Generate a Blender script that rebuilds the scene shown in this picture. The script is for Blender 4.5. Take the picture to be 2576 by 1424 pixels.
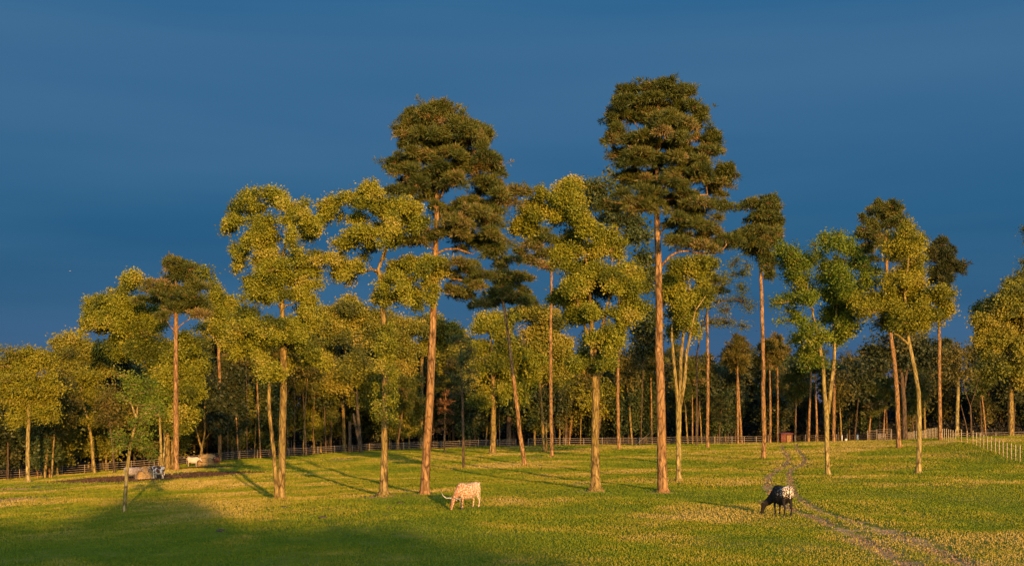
import bpy, math, random
import numpy as np
from mathutils import Vector, Matrix

# ------------------------------------------------------------------ camera, sky, sun, exposure
sc = bpy.context.scene
for o in list(bpy.data.objects):
    bpy.data.objects.remove(o)
COL = sc.collection
F = 3000.0          # focal length in pixels of the 2576 px wide view used for measuring
CH = 5.4            # camera height
HY = 1034.0         # row of the horizon in that view
CX, CY = 1288.0, 712.0
cam_d = bpy.data.cameras.new('camera'); cam = bpy.data.objects.new('camera', cam_d); COL.objects.link(cam)
cam.location = (0, 0, CH); cam.rotation_euler = (math.radians(90), 0, 0)
cam_d.sensor_width = 36; cam_d.lens = 36 * F / 2576
cam_d.shift_y = (HY - CY) / 2576
cam_d.clip_start = 0.5; cam_d.clip_end = 9000
sc.camera = cam
sc.render.resolution_x = 1024; sc.render.resolution_y = 565

EXPO = 0.7
SUN_EL = math.radians(8.0)
SUN_AZ = math.radians(15.5)      # the sun stands behind the camera, this much to the right
SUN_DIR = Vector((math.sin(SUN_AZ) * math.cos(SUN_EL), -math.cos(SUN_AZ) * math.cos(SUN_EL), math.sin(SUN_EL)))
sun_d = bpy.data.lights.new('sun', 'SUN'); sun = bpy.data.objects.new('sun', sun_d); COL.objects.link(sun)
sun_d.energy = 4.9; sun_d.angle = math.radians(0.5); sun_d.color = (1.0, 0.56, 0.18)
sun.rotation_euler = SUN_DIR.to_track_quat('Z', 'Y').to_euler()
sun.location = (30, -80, 60)

W = bpy.data.worlds.new('World'); sc.world = W; W.use_nodes = True
nt = W.node_tree; nt.nodes.clear()
def N(t, **k):
    n = nt.nodes.new(t)
    for a, b in k.items(): setattr(n, a, b)
    return n
wo = N('ShaderNodeOutputWorld'); bg = N('ShaderNodeBackground'); bg.inputs['Strength'].default_value = 0.15
sky = N('ShaderNodeTexSky'); sky.sky_type = 'NISHITA'; sky.sun_disc = False
sky.sun_elevation = SUN_EL; sky.sun_rotation = math.pi - SUN_AZ
sky.air_density = 1.0; sky.dust_density = 0.6; sky.ozone_density = 2.0
tc = N('ShaderNodeTexCoord'); sep = N('ShaderNodeSeparateXYZ')
nt.links.new(tc.outputs['Generated'], sep.inputs[0])
ramp = N('ShaderNodeValToRGB')       # the rain cloud bank in the east, dark slate blue from the horizon up
nt.links.new(sep.outputs['Z'], ramp.inputs[0])
el = ramp.color_ramp.elements
def px(c): return (c[0], c[1], c[2], 1)
def s2l(r, g, b): return tuple(((v / 255) / 12.92 if v / 255 <= .04045 else ((v / 255 + .055) / 1.055) ** 2.4) for v in (r, g, b))
stops = [(0.0, s2l(104, 92, 118)), (0.05, s2l(56, 88, 126)), (0.09, s2l(44, 90, 128)), (0.16, s2l(42, 96, 136)), (0.225, s2l(56, 104, 146)), (0.29, s2l(58, 106, 148)), (0.33, s2l(32, 98, 146)), (0.42, s2l(30, 98, 150)), (0.6, s2l(96, 140, 178)), (1.0, s2l(120, 150, 185))]
el[0].position = stops[0][0]; el[0].color = px(stops[0][1])
el[1].position = 1.0; el[1].color = px(stops[-1][1])
for p_, c_ in stops[1:-1]:
    e_ = el.new(p_); e_.color = px(c_)
mp = N('ShaderNodeMapping'); mp.inputs['Scale'].default_value = (1.1, 1.1, 9.0); mp.inputs['Rotation'].default_value = (0.05, 0.06, 0)
nz = N('ShaderNodeTexNoise'); nz.inputs['Scale'].default_value = 1.6; nz.inputs['Detail'].default_value = 5; nz.inputs['Roughness'].default_value = .45
nt.links.new(tc.outputs['Generated'], mp.inputs[0]); nt.links.new(mp.outputs[0], nz.inputs['Vector'])
mr = N('ShaderNodeMapRange'); mr.inputs['From Min'].default_value = .42; mr.inputs['From Max'].default_value = .72
mr.inputs['To Min'].default_value = 0; mr.inputs['To Max'].default_value = .45
nt.links.new(nz.outputs[0], mr.inputs['Value'])
wisp = N('ShaderNodeMix', data_type='RGBA'); wisp.inputs[7].default_value = px(s2l(74, 118, 154))
nt.links.new(mr.outputs[0], wisp.inputs[0]); nt.links.new(ramp.outputs[0], wisp.inputs[6])
sc10 = N('ShaderNodeVectorMath', operation='SCALE'); sc10.inputs['Scale'].default_value = 6.35 / 2 ** EXPO
nt.links.new(wisp.outputs[2], sc10.inputs[0])
mixs = N('ShaderNodeMix', data_type='RGBA'); 
sy_ = N('ShaderNodeMapRange'); nt.links.new(sep.outputs['Y'], sy_.inputs['Value'])    # the cloud bank lies in the east; the west is clear evening sky
for k_, v_ in zip(('From Min', 'From Max', 'To Min', 'To Max'), (-.35, .15, .0, 1.0)): sy_.inputs[k_].default_value = v_
nt.links.new(sy_.outputs[0], mixs.inputs[0])
skb = N('ShaderNodeVectorMath', operation='SCALE'); skb.inputs['Scale'].default_value = 1.7   # the clear west
nt.links.new(sky.outputs[0], skb.inputs[0]); nt.links.new(skb.outputs[0], mixs.inputs[6]); nt.links.new(sc10.outputs[0], mixs.inputs[7])
nt.links.new(mixs.outputs[2], bg.inputs['Color']); nt.links.new(bg.outputs[0], wo.inputs[0])
sc.view_settings.view_transform = 'Standard'; sc.view_settings.look = 'None'
sc.view_settings.exposure = EXPO; sc.view_settings.gamma = 1.0
sc.cycles.max_bounces = 6; sc.cycles.diffuse_bounces = 3; sc.cycles.transparent_max_bounces = 4
sc.cycles.use_denoising = True

# ------------------------------------------------------------------ terrain
_ctrl = [(0, 1424, 44.5), (1288, 1424, 41.5), (2576, 1424, 41), (0, 1320, 66), (313, 1290, 74), (700, 1258, 74),
         (965, 1247, 76), (1170, 1283, 65), (1498, 1235, 80), (1668, 1237, 80), (1965, 1300, 61), (2083, 1198, 96),
         (2310, 1192, 94), (2572, 1167, 105), (2402, 1110, 136), (2357, 1105, 155), (2262, 1127, 140), (1920, 1157, 128),
         (2000, 1118, 180), (1972, 1114, 205), (1833, 1118, 195), (1466, 1121, 200), (1329, 1123, 200), (1142, 1127, 200),
         (1001, 1133, 198), (811, 1143, 190), (666, 1153, 180), (570, 1159, 175), (490, 1174, 160), (400, 1200, 128),
         (176, 1194, 168), (0, 1205, 160), (72, 1213, 140), (443, 1183, 148), (2544, 1101, 240), (2120, 1112, 200)]
_P = [((x - CX) / F * d, d, CH + (HY - y) / F * d) for x, y, d in _ctrl]
_P += [(-60, 0, -1.0), (0, 0, 0), (60, 0, .6), (0, -100, 0), (-100, -100, -1), (100, -100, .5), (-150, 100, -3), (-150, 250, -3.5),
       (-60, 290, -2), (0, 290, -1), (70, 290, -.4), (160, 290, 0), (150, 120, 2.2), (170, 200, 1), (78, 235, -.3), (160, 0, 1), (-150, 0, -2)]
_P = np.array(_P)
def _phi(r): return r * r * np.log(r + 1e-6)
_S = 50.0
_n = len(_P)
_A = np.zeros((_n + 3, _n + 3)); _XY = _P[:, :2] / _S
_A[:_n, :_n] = _phi(np.linalg.norm(_XY[:, None] - _XY[None], axis=2)) + np.eye(_n) * .02
_A[:_n, _n] = 1; _A[:_n, _n + 1:] = _XY; _A[_n:, :_n] = _A[:_n, _n:].T
_w = np.linalg.solve(_A, np.concatenate([_P[:, 2], np.zeros(3)]))
def gz(X, Y):
    X = np.asarray(X, float); Y = np.asarray(Y, float)
    sh = X.shape
    Xc = np.clip(X.ravel(), -170, 180) / _S; Yc = np.clip(Y.ravel(), -110, 300) / _S
    out = np.zeros(len(Xc))
    for s in range(0, len(Xc), 20000):
        q = np.stack([Xc[s:s + 20000], Yc[s:s + 20000]], 1)
        r = np.linalg.norm(q[:, None] - _XY[None], axis=2)
        out[s:s + 20000] = _phi(r) @ _w[:_n] + _w[_n] + q @ _w[_n + 1:]
    x_, y_ = X.ravel(), Y.ravel()
    out += .07 * np.sin(x_ * .23 + 1) * np.sin(y_ * .17) + .035 * np.sin(x_ * .61 + y_ * .4) + .02 * np.sin(x_ * 1.3 - y_ * .9)
    return out.reshape(sh)
def hit(x, y, lo=36, hi=300):
    """the ground point seen at (x, y)"""
    d = np.linspace(lo, hi, 1400)
    z = CH + (HY - y) / F * d; X = (x - CX) / F * d
    g = gz(X, d); k = np.where(z <= g)[0]
    if len(k) == 0:
        k = [int(np.argmin(np.abs(z - g)))]
    dd = float(d[k[0]]); Xx = (x - CX) / F * dd
    return Vector((Xx, dd, float(gz(Xx, dd))))
def up(x, y, d): return np.array([(x - CX) / F * d, d, CH + (HY - y) / F * d])
def onground(x, d):
    X = (x - CX) / F * d
    return Vector((X, d, float(gz(X, d))))

# ------------------------------------------------------------------ helpers
def tag(o, label=None, cat=None, group=None, kind=None):
    if label: o['label'] = label
    if cat: o['category'] = cat
    if group: o['group'] = group
    if kind: o['kind'] = kind
    return o
def empty(name, loc, label, cat, group=None, rz=0):
    o = bpy.data.objects.new(name, None); COL.objects.link(o); o.location = loc; o.rotation_euler.z = rz
    o.empty_display_size = .3
    return tag(o, label, cat, group)
def mesh_np(name, V, Fc, mat, parent=None, tint=None, smooth=False, attrs=None):
    """V (n,3), Fc list of arrays of shape (m,k)"""
    me = bpy.data.meshes.new(name)
    me.vertices.add(len(V)); me.vertices.foreach_set('co', np.asarray(V, np.float32).ravel())
    Fc = [np.asarray(f, np.int32) for f in Fc if len(f)]
    nl = sum(f.size for f in Fc); npoly = sum(len(f) for f in Fc)
    me.loops.add(nl); me.loops.foreach_set('vertex_index', np.concatenate([f.ravel() for f in Fc]))
    me.polygons.add(npoly)
    tot = np.concatenate([np.full(len(f), f.shape[1], np.int32) for f in Fc])
    st = np.concatenate([[0], np.cumsum(tot)[:-1]]).astype(np.int32)
    me.polygons.foreach_set('loop_start', st); me.polygons.foreach_set('loop_total', tot)
    if smooth: me.polygons.foreach_set('use_smooth', np.ones(npoly, bool))
    me.update(calc_edges=True)
    if tint is not None:
        a = me.attributes.new('tint', 'FLOAT', 'FACE'); a.data.foreach_set('value', np.asarray(tint, np.float32))
    for k, v in (attrs or {}).items():
        a = me.attributes.new(k, 'FLOAT', 'POINT'); a.data.foreach_set('value', np.asarray(v, np.float32))
    o = bpy.data.objects.new(name, me); COL.objects.link(o)
    if isinstance(mat, (list, tuple)):
        for m in mat: me.materials.append(m)
    else: me.materials.append(mat)
    if parent: o.parent = parent
    return o
class MB:
    def __init__(s): s.v = []; s.f = {3: [], 4: []}; s.n = 0
    def add(s, V, Fs):
        for f in Fs: s.f.setdefault(len(f), []).append([i + s.n for i in f])
        s.v.extend(V); s.n += len(V)
    def arr(s, V, Fa):
        for f in Fa: s.f.setdefault(f.shape[1], []).extend((f + s.n).tolist())
        s.v.extend(V.tolist()); s.n += len(V)
    def box(s, c, h, R=None):
        V = [Vector((x * h[0], y * h[1], z * h[2])) for x in (-1, 1) for y in (-1, 1) for z in (-1, 1)]
        if R is not None: V = [R @ v for v in V]
        s.add([tuple(v + Vector(c)) for v in V], [(0, 1, 3, 2), (4, 6, 7, 5), (0, 4, 5, 1), (2, 3, 7, 6), (0, 2, 6, 4), (1, 5, 7, 3)])
    def tube(s, P, R, k=6, seed=0, wob=0., cap=True):
        P = [Vector(p) for p in P]; rg = random.Random(seed)
        V = []; Fs = []
        t0 = (P[1] - P[0]).normalized()
        a = t0.orthogonal().normalized()
        for i, p in enumerate(P):
            t = (P[min(i + 1, len(P) - 1)] - P[max(i - 1, 0)]).normalized()
            a = (a - t * a.dot(t)).normalized(); b = t.cross(a)
            for j in range(k):
                an = 2 * math.pi * j / k; r = R[i] * (1 + wob * rg.uniform(-1, 1))
                V.append(tuple(p + (a * math.cos(an) + b * math.sin(an)) * r))
            if i:
                for j in range(k):
                    j2 = (j + 1) % k
                    Fs.append(((i - 1) * k + j, (i - 1) * k + j2, i * k + j2, i * k + j))
        if cap:
            V += [tuple(P[0]), tuple(P[-1])]; n = len(V)
            for j in range(k):
                Fs.append((n - 2, (j + 1) % k, j)); Fs.append((n - 1, (len(P) - 1) * k + j, (len(P) - 1) * k + (j + 1) % k))
        s.add(V, Fs)
    def build(s, name, mat, parent=None, smooth=False):
        return mesh_np(name, np.array(s.v), [np.array(f) for f in s.f.values() if f], mat, parent, smooth=smooth)
def sticks(A, B, ra, rb):
    """three-sided tapered sticks from points A to points B"""
    A = np.asarray(A, float); B = np.asarray(B, float); n = len(A)
    t = B - A; t /= np.linalg.norm(t, axis=1, keepdims=True) + 1e-9
    ref = np.where(np.abs(t[:, 2:]) > .9, np.array([[1., 0, 0]]), np.array([[0, 0, 1.]]))
    u = np.cross(t, ref); u /= np.linalg.norm(u, axis=1, keepdims=True) + 1e-9; v = np.cross(t, u)
    V = np.zeros((n, 6, 3))
    for j in range(3):
        c, s_ = math.cos(2.094 * j), math.sin(2.094 * j)
        V[:, j] = A + (u * c + v * s_) * np.reshape(ra, (-1, 1)); V[:, j + 3] = B + (u * c + v * s_) * np.reshape(rb, (-1, 1))
    b = (np.arange(n) * 6)[:, None]
    Fq = np.concatenate([b + np.array([[0, 1, 4, 3]]), b + np.array([[1, 2, 5, 4]]), b + np.array([[2, 0, 3, 5]])])
    return V.reshape(-1, 3), Fq
def diamonds(P, D, L, Wd, rg):
    n = len(P); D = D / (np.linalg.norm(D, axis=1, keepdims=True) + 1e-9)
    r = rg.normal(size=(n, 3)); S = np.cross(D, r); S /= np.linalg.norm(S, axis=1, keepdims=True) + 1e-9
    L = np.reshape(L, (-1, 1)); Wd = np.reshape(Wd, (-1, 1))
    V = np.stack([P, P + D * L * .5 + S * Wd * .5, P + D * L, P + D * L * .5 - S * Wd * .5], 1)
    return V.reshape(-1, 3), np.arange(4 * n).reshape(n, 4)

# ------------------------------------------------------------------ materials
def mat(name):
    m = bpy.data.materials.new(name); m.use_nodes = True; t = m.node_tree
    return m, t, t.nodes['Principled BSDF'], t.links
def rampn(t, cols):
    r = t.nodes.new('ShaderNodeValToRGB'); e = r.color_ramp.elements
    e[0].position = cols[0][0]; e[0].color = px(cols[0][1]); e[1].position = cols[-1][0]; e[1].color = px(cols[-1][1])
    for p, c in cols[1:-1]: q = e.new(p); q.color = px(c)
    return r
def leafmat(name, cols, trans=.25):
    m, t, b, l = mat(name)
    a = t.nodes.new('ShaderNodeAttribute'); a.attribute_name = 'tint'
    r = rampn(t, cols); l.new(a.outputs['Fac'], r.inputs[0])
    l.new(r.outputs[0], b.inputs['Base Color']); b.inputs['Roughness'].default_value = .55
    b.inputs['Specular IOR Level'].default_value = .25
    tr = t.nodes.new('ShaderNodeBsdfTranslucent'); l.new(r.outputs[0], tr.inputs[0])
    mx = t.nodes.new('ShaderNodeMixShader'); mx.inputs[0].default_value = trans
    l.new(b.outputs[0], mx.inputs[1]); l.new(tr.outputs[0], mx.inputs[2])
    l.new(mx.outputs[0], t.nodes['Material Output'].inputs[0])
    return m
def barkmat(name, c1, c2, sc_=6, bump=.6, c3=None):
    c1, c2, c3 = [(q[0], q[1] * 1.08, q[2]) if q else None for q in (c1, c2, c3)]
    m, t, b, l = mat(name)
    g = t.nodes.new('ShaderNodeTexCoord'); mpn = t.nodes.new('ShaderNodeMapping'); mpn.inputs['Scale'].default_value = (1, 1, .25)
    l.new(g.outputs['Object'], mpn.inputs[0])
    n = t.nodes.new('ShaderNodeTexNoise'); n.inputs['Scale'].default_value = sc_; n.inputs['Detail'].default_value = 6; n.inputs['Roughness'].default_value = .7
    l.new(mpn.outputs[0], n.inputs['Vector'])
    v = t.nodes.new('ShaderNodeTexVoronoi'); v.inputs['Scale'].default_value = sc_ * 1.3; l.new(mpn.outputs[0], v.inputs['Vector'])
    r = rampn(t, [(.38, c1), (.5, tuple((a + b_) / 2 for a, b_ in zip(c1, c2))), (.62, c2)]); l.new(n.outputs[0], r.inputs[0])
    n2 = t.nodes.new('ShaderNodeTexNoise'); n2.inputs['Scale'].default_value = .7; n2.inputs['Detail'].default_value = 3; l.new(g.outputs['Object'], n2.inputs['Vector'])
    mx = t.nodes.new('ShaderNodeMix'); mx.data_type = 'RGBA'; mx.blend_type = 'MIX'
    r2 = rampn(t, [(.45, (0, 0, 0)), (.62, (.75, .75, .75))]); l.new(n2.outputs[0], r2.inputs[0])
    l.new(r2.outputs[0], mx.inputs[0]); l.new(r.outputs[0], mx.inputs[6]); mx.inputs[7].default_value = px(c3 or c2)
    v3 = t.nodes.new('ShaderNodeTexVoronoi'); v3.feature = 'DISTANCE_TO_EDGE'; v3.inputs['Scale'].default_value = 4.2; l.new(mpn.outputs[0], v3.inputs['Vector'])
    r4 = rampn(t, [(.0, (.30, .26, .24)), (.12, (1, 1, 1))]); l.new(v3.outputs['Distance'], r4.inputs[0])     # dark furrows between the plates
    mf_ = t.nodes.new('ShaderNodeMix'); mf_.data_type = 'RGBA'; mf_.blend_type = 'MULTIPLY'; mf_.inputs[0].default_value = .85
    l.new(mx.outputs[2], mf_.inputs[6]); l.new(r4.outputs[0], mf_.inputs[7])
    l.new(mf_.outputs[2], b.inputs['Base Color']); b.inputs['Roughness'].default_value = .9; b.inputs['Specular IOR Level'].default_value = .1
    ad = t.nodes.new('ShaderNodeMath'); ad.operation = 'ADD'; l.new(n.outputs[0], ad.inputs[0]); l.new(v.outputs['Distance'], ad.inputs[1])
    bp = t.nodes.new('ShaderNodeBump'); bp.inputs['Strength'].default_value = bump; bp.inputs['Distance'].default_value = .06
    l.new(ad.outputs[0], bp.inputs['Height']); l.new(bp.outputs[0], b.inputs['Normal'])
    return m
M = {}
M['pine_leaf'] = leafmat('pine_needles', [(0, (.040, .052, .010)), (.4, (.070, .080, .012)), (.75, (.110, .105, .016)), (.93, (.16, .12, .03)), (1, (.22, .15, .06))], .15)
M['gum_leaf'] = leafmat('broad_leaves_gold', [(0, (.070, .085, .008)), (.4, (.190, .196, .012)), (.8, (.29, .262, .020)), (1, (.36, .29, .05))], .3)
M['oak_leaf'] = leafmat('broad_leaves_olive', [(0, (.062, .070, .012)), (.5, (.190, .182, .016)), (.85, (.27, .220, .026)), (1, (.34, .26, .05))], .25)
M['elm_leaf'] = leafmat('elm_leaves', [(0, (.065, .098, .008)), (.5, (.125, .170, .010)), (.85, (.18, .215, .014)), (1, (.25, .24, .03))], .32)
M['haze_leaf'] = leafmat('young_leaves', [(0, (.065, .085, .018)), (.5, (.10, .120, .026)), (1, (.16, .16, .05))], .35)
M['dark_leaf'] = leafmat('dark_leaves', [(0, (.020, .028, .010)), (.5, (.036, .044, .013)), (.85, (.058, .060, .015)), (1, (.09, .08, .025))], .15)
M['green_leaf'] = leafmat('mid_green_leaves', [(0, (.034, .048, .015)), (.5, (.062, .078, .018)), (.85, (.10, .105, .020)), (1, (.15, .13, .04))], .2)
M['rust_leaf'] = leafmat('rust_needles', [(0, (.08, .038, .015)), (.5, (.13, .055, .02)), (1, (.19, .09, .03))], .1)
M['brown_leaf'] = leafmat('bronze_leaves', [(0, (.050, .048, .010)), (.5, (.090, .078, .012)), (1, (.15, .11, .02))], .2)
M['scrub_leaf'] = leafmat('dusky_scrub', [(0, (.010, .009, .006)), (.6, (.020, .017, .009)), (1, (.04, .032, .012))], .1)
M['yg_leaf'] = leafmat('sapling_leaves', [(0, (.10, .108, .008)), (.5, (.20, .185, .010)), (1, (.31, .255, .02))], .28)
M['pine_bark'] = barkmat('pine_bark', (.07, .032, .014), (.40, .215, .095), 4, 1.0, (.27, .13, .05))
M['gum_bark'] = barkmat('gum_bark', (.05, .030, .010), (.38, .235, .085), 5, 1.0, (.22, .14, .04))
M['pale_bark'] = barkmat('pale_bark', (.09, .06, .02), (.42, .29, .12), 5, .8, (.27, .185, .055))
M['dark_bark'] = barkmat('dark_bark', (.035, .028, .024), (.13, .085, .055), 5, .5, (.09, .065, .05))
M['mid_bark'] = barkmat('mid_bark', (.045, .028, .018), (.13, .08, .05), 5, .6, (.10, .058, .035))

def simple(name, c, rough=.7, var=.15, scale=8, metal=0, bump=.15):
    m, t, b, l = mat(name)
    g = t.nodes.new('ShaderNodeTexCoord'); n = t.nodes.new('ShaderNodeTexNoise'); n.inputs['Scale'].default_value = scale; n.inputs['Detail'].default_value = 5
    l.new(g.outputs['Object'], n.inputs['Vector'])
    r = rampn(t, [(.3, tuple(x * (1 - var * 2) for x in c)), (.7, tuple(min(1, x * (1 + var)) for x in c))]); l.new(n.outputs[0], r.inputs[0])
    l.new(r.outputs[0], b.inputs['Base Color']); b.inputs['Roughness'].default_value = rough; b.inputs['Metallic'].default_value = metal
    bp = t.nodes.new('ShaderNodeBump'); bp.inputs['Strength'].default_value = bump; bp.inputs['Distance'].default_value = .02
    l.new(n.outputs[0], bp.inputs['Height']); l.new(bp.outputs[0], b.inputs['Normal'])
    return m
M['rail'] = simple('weathered_pipe', (.29, .22, .15), .6, .2)
M['post'] = simple('pale_post', (.36, .27, .14), .7, .2)
M['grey_metal'] = simple('grey_panel', (.20, .19, .19), .5, .2)
M['red_wood'] = simple('red_shed_wall', (.16, .045, .025), .8, .25, 5)
M['red_roof'] = simple('red_shed_roof', (.14, .035, .022), .6, .2, 4)
M['tan_wood'] = simple('tan_door', (.30, .16, .05), .8, .25, 6)
M['hay'] = simple('hay', (.36, .23, .09), .9, .3, 12, 0, 1.0)
M['dark_steel'] = simple('dark_steel', (.07, .06, .05), .5, .2)
M['white_paint'] = simple('white_paint', (.62, .56, .48), .6, .15)
M['horn'] = simple('horn', (.62, .52, .36), .4, .15, 10)
M['hoof'] = simple('hoof', (.05, .04, .03), .6, .1)
M['stone'] = simple('dung_and_clods', (.07, .045, .03), .9, .3)

def coat(name, base, spot, scale, lo, hi, grad=None, detail=3, low=None):
    """hide with patches; grad=(x0,x1): patches thin out from x0 to x1 along the back"""
    m, t, b, l = mat(name)
    g = t.nodes.new('ShaderNodeTexCoord'); n = t.nodes.new('ShaderNodeTexNoise'); n.inputs['Scale'].default_value = scale; n.inputs['Detail'].default_value = detail
    n.inputs['Roughness'].default_value = .55
    l.new(g.outputs['Object'], n.inputs['Vector'])
    val = n.outputs[0]
    if grad:
        s_ = t.nodes.new('ShaderNodeSeparateXYZ'); l.new(g.outputs['Object'], s_.inputs[0])
        r_ = t.nodes.new('ShaderNodeMapRange'); r_.inputs['From Min'].default_value = grad[0]; r_.inputs['From Max'].default_value = grad[1]
        r_.inputs['To Min'].default_value = grad[2]; r_.inputs['To Max'].default_value = grad[3]
        l.new(s_.outputs['X' if len(grad) < 5 else grad[4]], r_.inputs['Value'])
        a = t.nodes.new('ShaderNodeMath'); a.operation = 'ADD'; l.new(n.outputs[0], a.inputs[0]); l.new(r_.outputs[0], a.inputs[1]); val = a.outputs[0]
    s_ = t.nodes.new('ShaderNodeSeparateXYZ'); l.new(g.outputs['Object'], s_.inputs[0])
    if low:      # the patches stop above the legs
        r2_ = t.nodes.new('ShaderNodeMapRange'); l.new(s_.outputs['Z'], r2_.inputs['Value'])
        for k_, v_ in zip(('From Min', 'From Max', 'To Min', 'To Max'), low): r2_.inputs[k_].default_value = v_
        a2 = t.nodes.new('ShaderNodeMath'); a2.operation = 'ADD'; l.new(val, a2.inputs[0]); l.new(r2_.outputs[0], a2.inputs[1]); val = a2.outputs[0]
    r = rampn(t, [(lo, base), (hi, spot)]); l.new(val, r.inputs[0])
    l.new(r.outputs[0], b.inputs['Base Color']); b.inputs['Roughness'].default_value = .75; b.inputs['Specular IOR Level'].default_value = .2
    bp = t.nodes.new('ShaderNodeBump'); bp.inputs['Strength'].default_value = .25; bp.inputs['Distance'].default_value = .01
    l.new(n.outputs[0], bp.inputs['Height']); l.new(bp.outputs[0], b.inputs['Normal'])
    return m

# ------------------------------------------------------------------ ground
def seg_dist(X, Y, pts):
    d = np.full(X.shape, 1e9)
    for (a, b) in zip(pts[:-1], pts[1:]):
        ax, ay = a[0], a[1]; bx, by = b[0] - ax, b[1] - ay; L = bx * bx + by * by + 1e-9
        t = np.clip(((X - ax) * bx + (Y - ay) * by) / L, 0, 1)
        d = np.minimum(d, np.hypot(X - ax - t * bx, Y - ay - t * by))
    return d
def H_(pts): return [hit(*p) for p in pts]
track_a = H_([(1966, 1118), (1968, 1130), (1978, 1145), (1986, 1157), (1978, 1167), (1958, 1180), (1938, 1193), (1930, 1207), (1934, 1228), (1948, 1252), (1972, 1272), (2010, 1288), (2060, 1306), (2110, 1328), (2160, 1350), (2215, 1380), (2270, 1412), (2285, 1423)])
track_b = H_([(2002, 1118), (2005, 1130), (2016, 1145), (2026, 1158), (2020, 1168), (1995, 1177), (1985, 1190), (1988, 1212), (1994, 1238), (2020, 1262), (2065, 1284), (2130, 1305), (2200, 1326), (2280, 1352), (2350, 1382), (2430, 1418), (2440, 1423)])
mud = H_([(205, 1207), (300, 1203), (400, 1202), (470, 1195), (560, 1191)])
mud2 = H_([(470, 1178), (520, 1177), (570, 1174)])
bare = [(hit(40, 1230), 5.5, 1.8), (hit(130, 1234), 3.6, 1.0), (hit(20, 1256), 4.0, 1.2), (hit(190, 1215), 3.5, .8), (hit(75, 1219), 5, .9), (hit(230, 1222), 1.8, .5), (hit(1465, 1128), 4.5, 1.6), (hit(1345, 1152), 2.0, 1.2),
        (hit(850, 1156), 4.5, 1.8), (hit(1210, 1131), 4.5, 1.6), (hit(1462, 1216), 1.0, .9), (hit(685, 1205), .6, .8), (hit(955, 1248), 2.0, .7), (hit(1070, 1243), 1.4, .6), (hit(1498, 1237), 1.5, .6), (hit(1668, 1238), 1.4, .6)]
fence_line = [onground(x, d) for x, d in [(-260, 150), (0, 160), (176, 168), (570, 175), (666, 180), (811, 190), (1001, 198), (1142, 200), (1329, 200), (1466, 200), (1833, 197), (1955, 204), (2287, 236), (2900, 250)]]
def masks(X, Y):
    dirt = np.maximum(np.clip(1.25 - seg_dist(X, Y, track_a) / .62, 0, 1), np.clip(1.2 - seg_dist(X, Y, track_b) / .62, 0, 1))
    near = np.clip((62 - Y) / 8, 0, 1)
    dirt = np.maximum(dirt, near * np.clip(1.1 - np.minimum(seg_dist(X, Y, track_a), seg_dist(X, Y, track_b)) / 1.5, 0, .8))
    for c, a, b in bare:
        dirt = np.maximum(dirt, .95 * np.clip(1.35 - np.hypot((X - c[0]) / a, (Y - c[1]) / (b * 3)), 0, 1))
    m = np.maximum(np.clip(1.3 - seg_dist(X, Y, mud) / 8.5, 0, 1), np.clip(1.3 - seg_dist(X, Y, mud2) / 5.0, 0, 1))
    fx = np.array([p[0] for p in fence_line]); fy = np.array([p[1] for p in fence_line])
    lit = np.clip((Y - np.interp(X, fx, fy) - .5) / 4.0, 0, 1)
    return dirt, m, lit
xs = np.concatenate([np.linspace(-3000, -400, 14), np.linspace(-380, -112, 30), np.arange(-108, 108, .5), np.linspace(112, 380, 30), np.linspace(400, 3000, 14)])
ys = np.concatenate([np.linspace(-1500, -140, 10), np.linspace(-120, 28, 30), np.arange(30, 120, .5), np.arange(120, 215, .8), np.arange(216, 300, 2.5), np.linspace(310, 4500, 24)])
GX, GY = np.meshgrid(xs, ys); GZ = gz(GX, GY)
dm, mm_, lm_ = masks(GX, GY)
GZ = GZ - .05 * np.clip(dm, 0, 1) * (GY < 215) - .05 * mm_
nx, ny = len(xs), len(ys)
ii = (np.arange(ny - 1)[:, None] * nx + np.arange(nx - 1)[None]).ravel()
GF = np.stack([ii, ii + 1, ii + nx + 1, ii + nx], 1)
m, t, b, l = mat('pasture_ground'); M['ground'] = m
def nd(tp, **k):
    n = t.nodes.new(tp)
    for a, c in k.items(): setattr(n, a, c)
    return n
def noise(scale, det=4, rough=.55, vec=None, sc3=None):
    n = nd('ShaderNodeTexNoise'); n.inputs['Scale'].default_value = scale; n.inputs['Detail'].default_value = det; n.inputs['Roughness'].default_value = rough
    if sc3:
        mpn = nd('ShaderNodeMapping'); mpn.inputs['Scale'].default_value = sc3; l.new(vec, mpn.inputs[0]); l.new(mpn.outputs[0], n.inputs['Vector'])
    else: l.new(vec, n.inputs['Vector'])
    return n.outputs[0]
def mixc(fac, c1, c2, blend='MIX'):
    n = nd('ShaderNodeMix'); n.data_type = 'RGBA'; n.blend_type = blend
    for i, c in ((0, fac), (6, c1), (7, c2)):
        if isinstance(c, (int, float)): n.inputs[i].default_value = c
        elif isinstance(c, tuple): n.inputs[i].default_value = px(c)
        else: l.new(c, n.inputs[i])
    return n.outputs[2]
g = nd('ShaderNodeTexCoord').outputs['Object']
def rng(val, a, b_, c=0, d=1):
    n = nd('ShaderNodeMapRange'); l.new(val, n.inputs['Value'])
    for k, v in zip(('From Min', 'From Max', 'To Min', 'To Max'), (a, b_, c, d)): n.inputs[k].default_value = v
    return n.outputs[0]
def att(nm):
    n = nd('ShaderNodeAttribute'); n.attribute_name = nm; return n.outputs['Fac']
def mth(op, a, b_):
    n = nd('ShaderNodeMath'); n.operation = op
    for i, v in enumerate((a, b_)):
        if isinstance(v, (int, float)): n.inputs[i].default_value = v
        else: l.new(v, n.inputs[i])
    return n.outputs[0]
big = noise(.09, 4, .6, g); mid = noise(.55, 5, .65, g); fine = noise(5, 4, .7, g)
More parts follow.
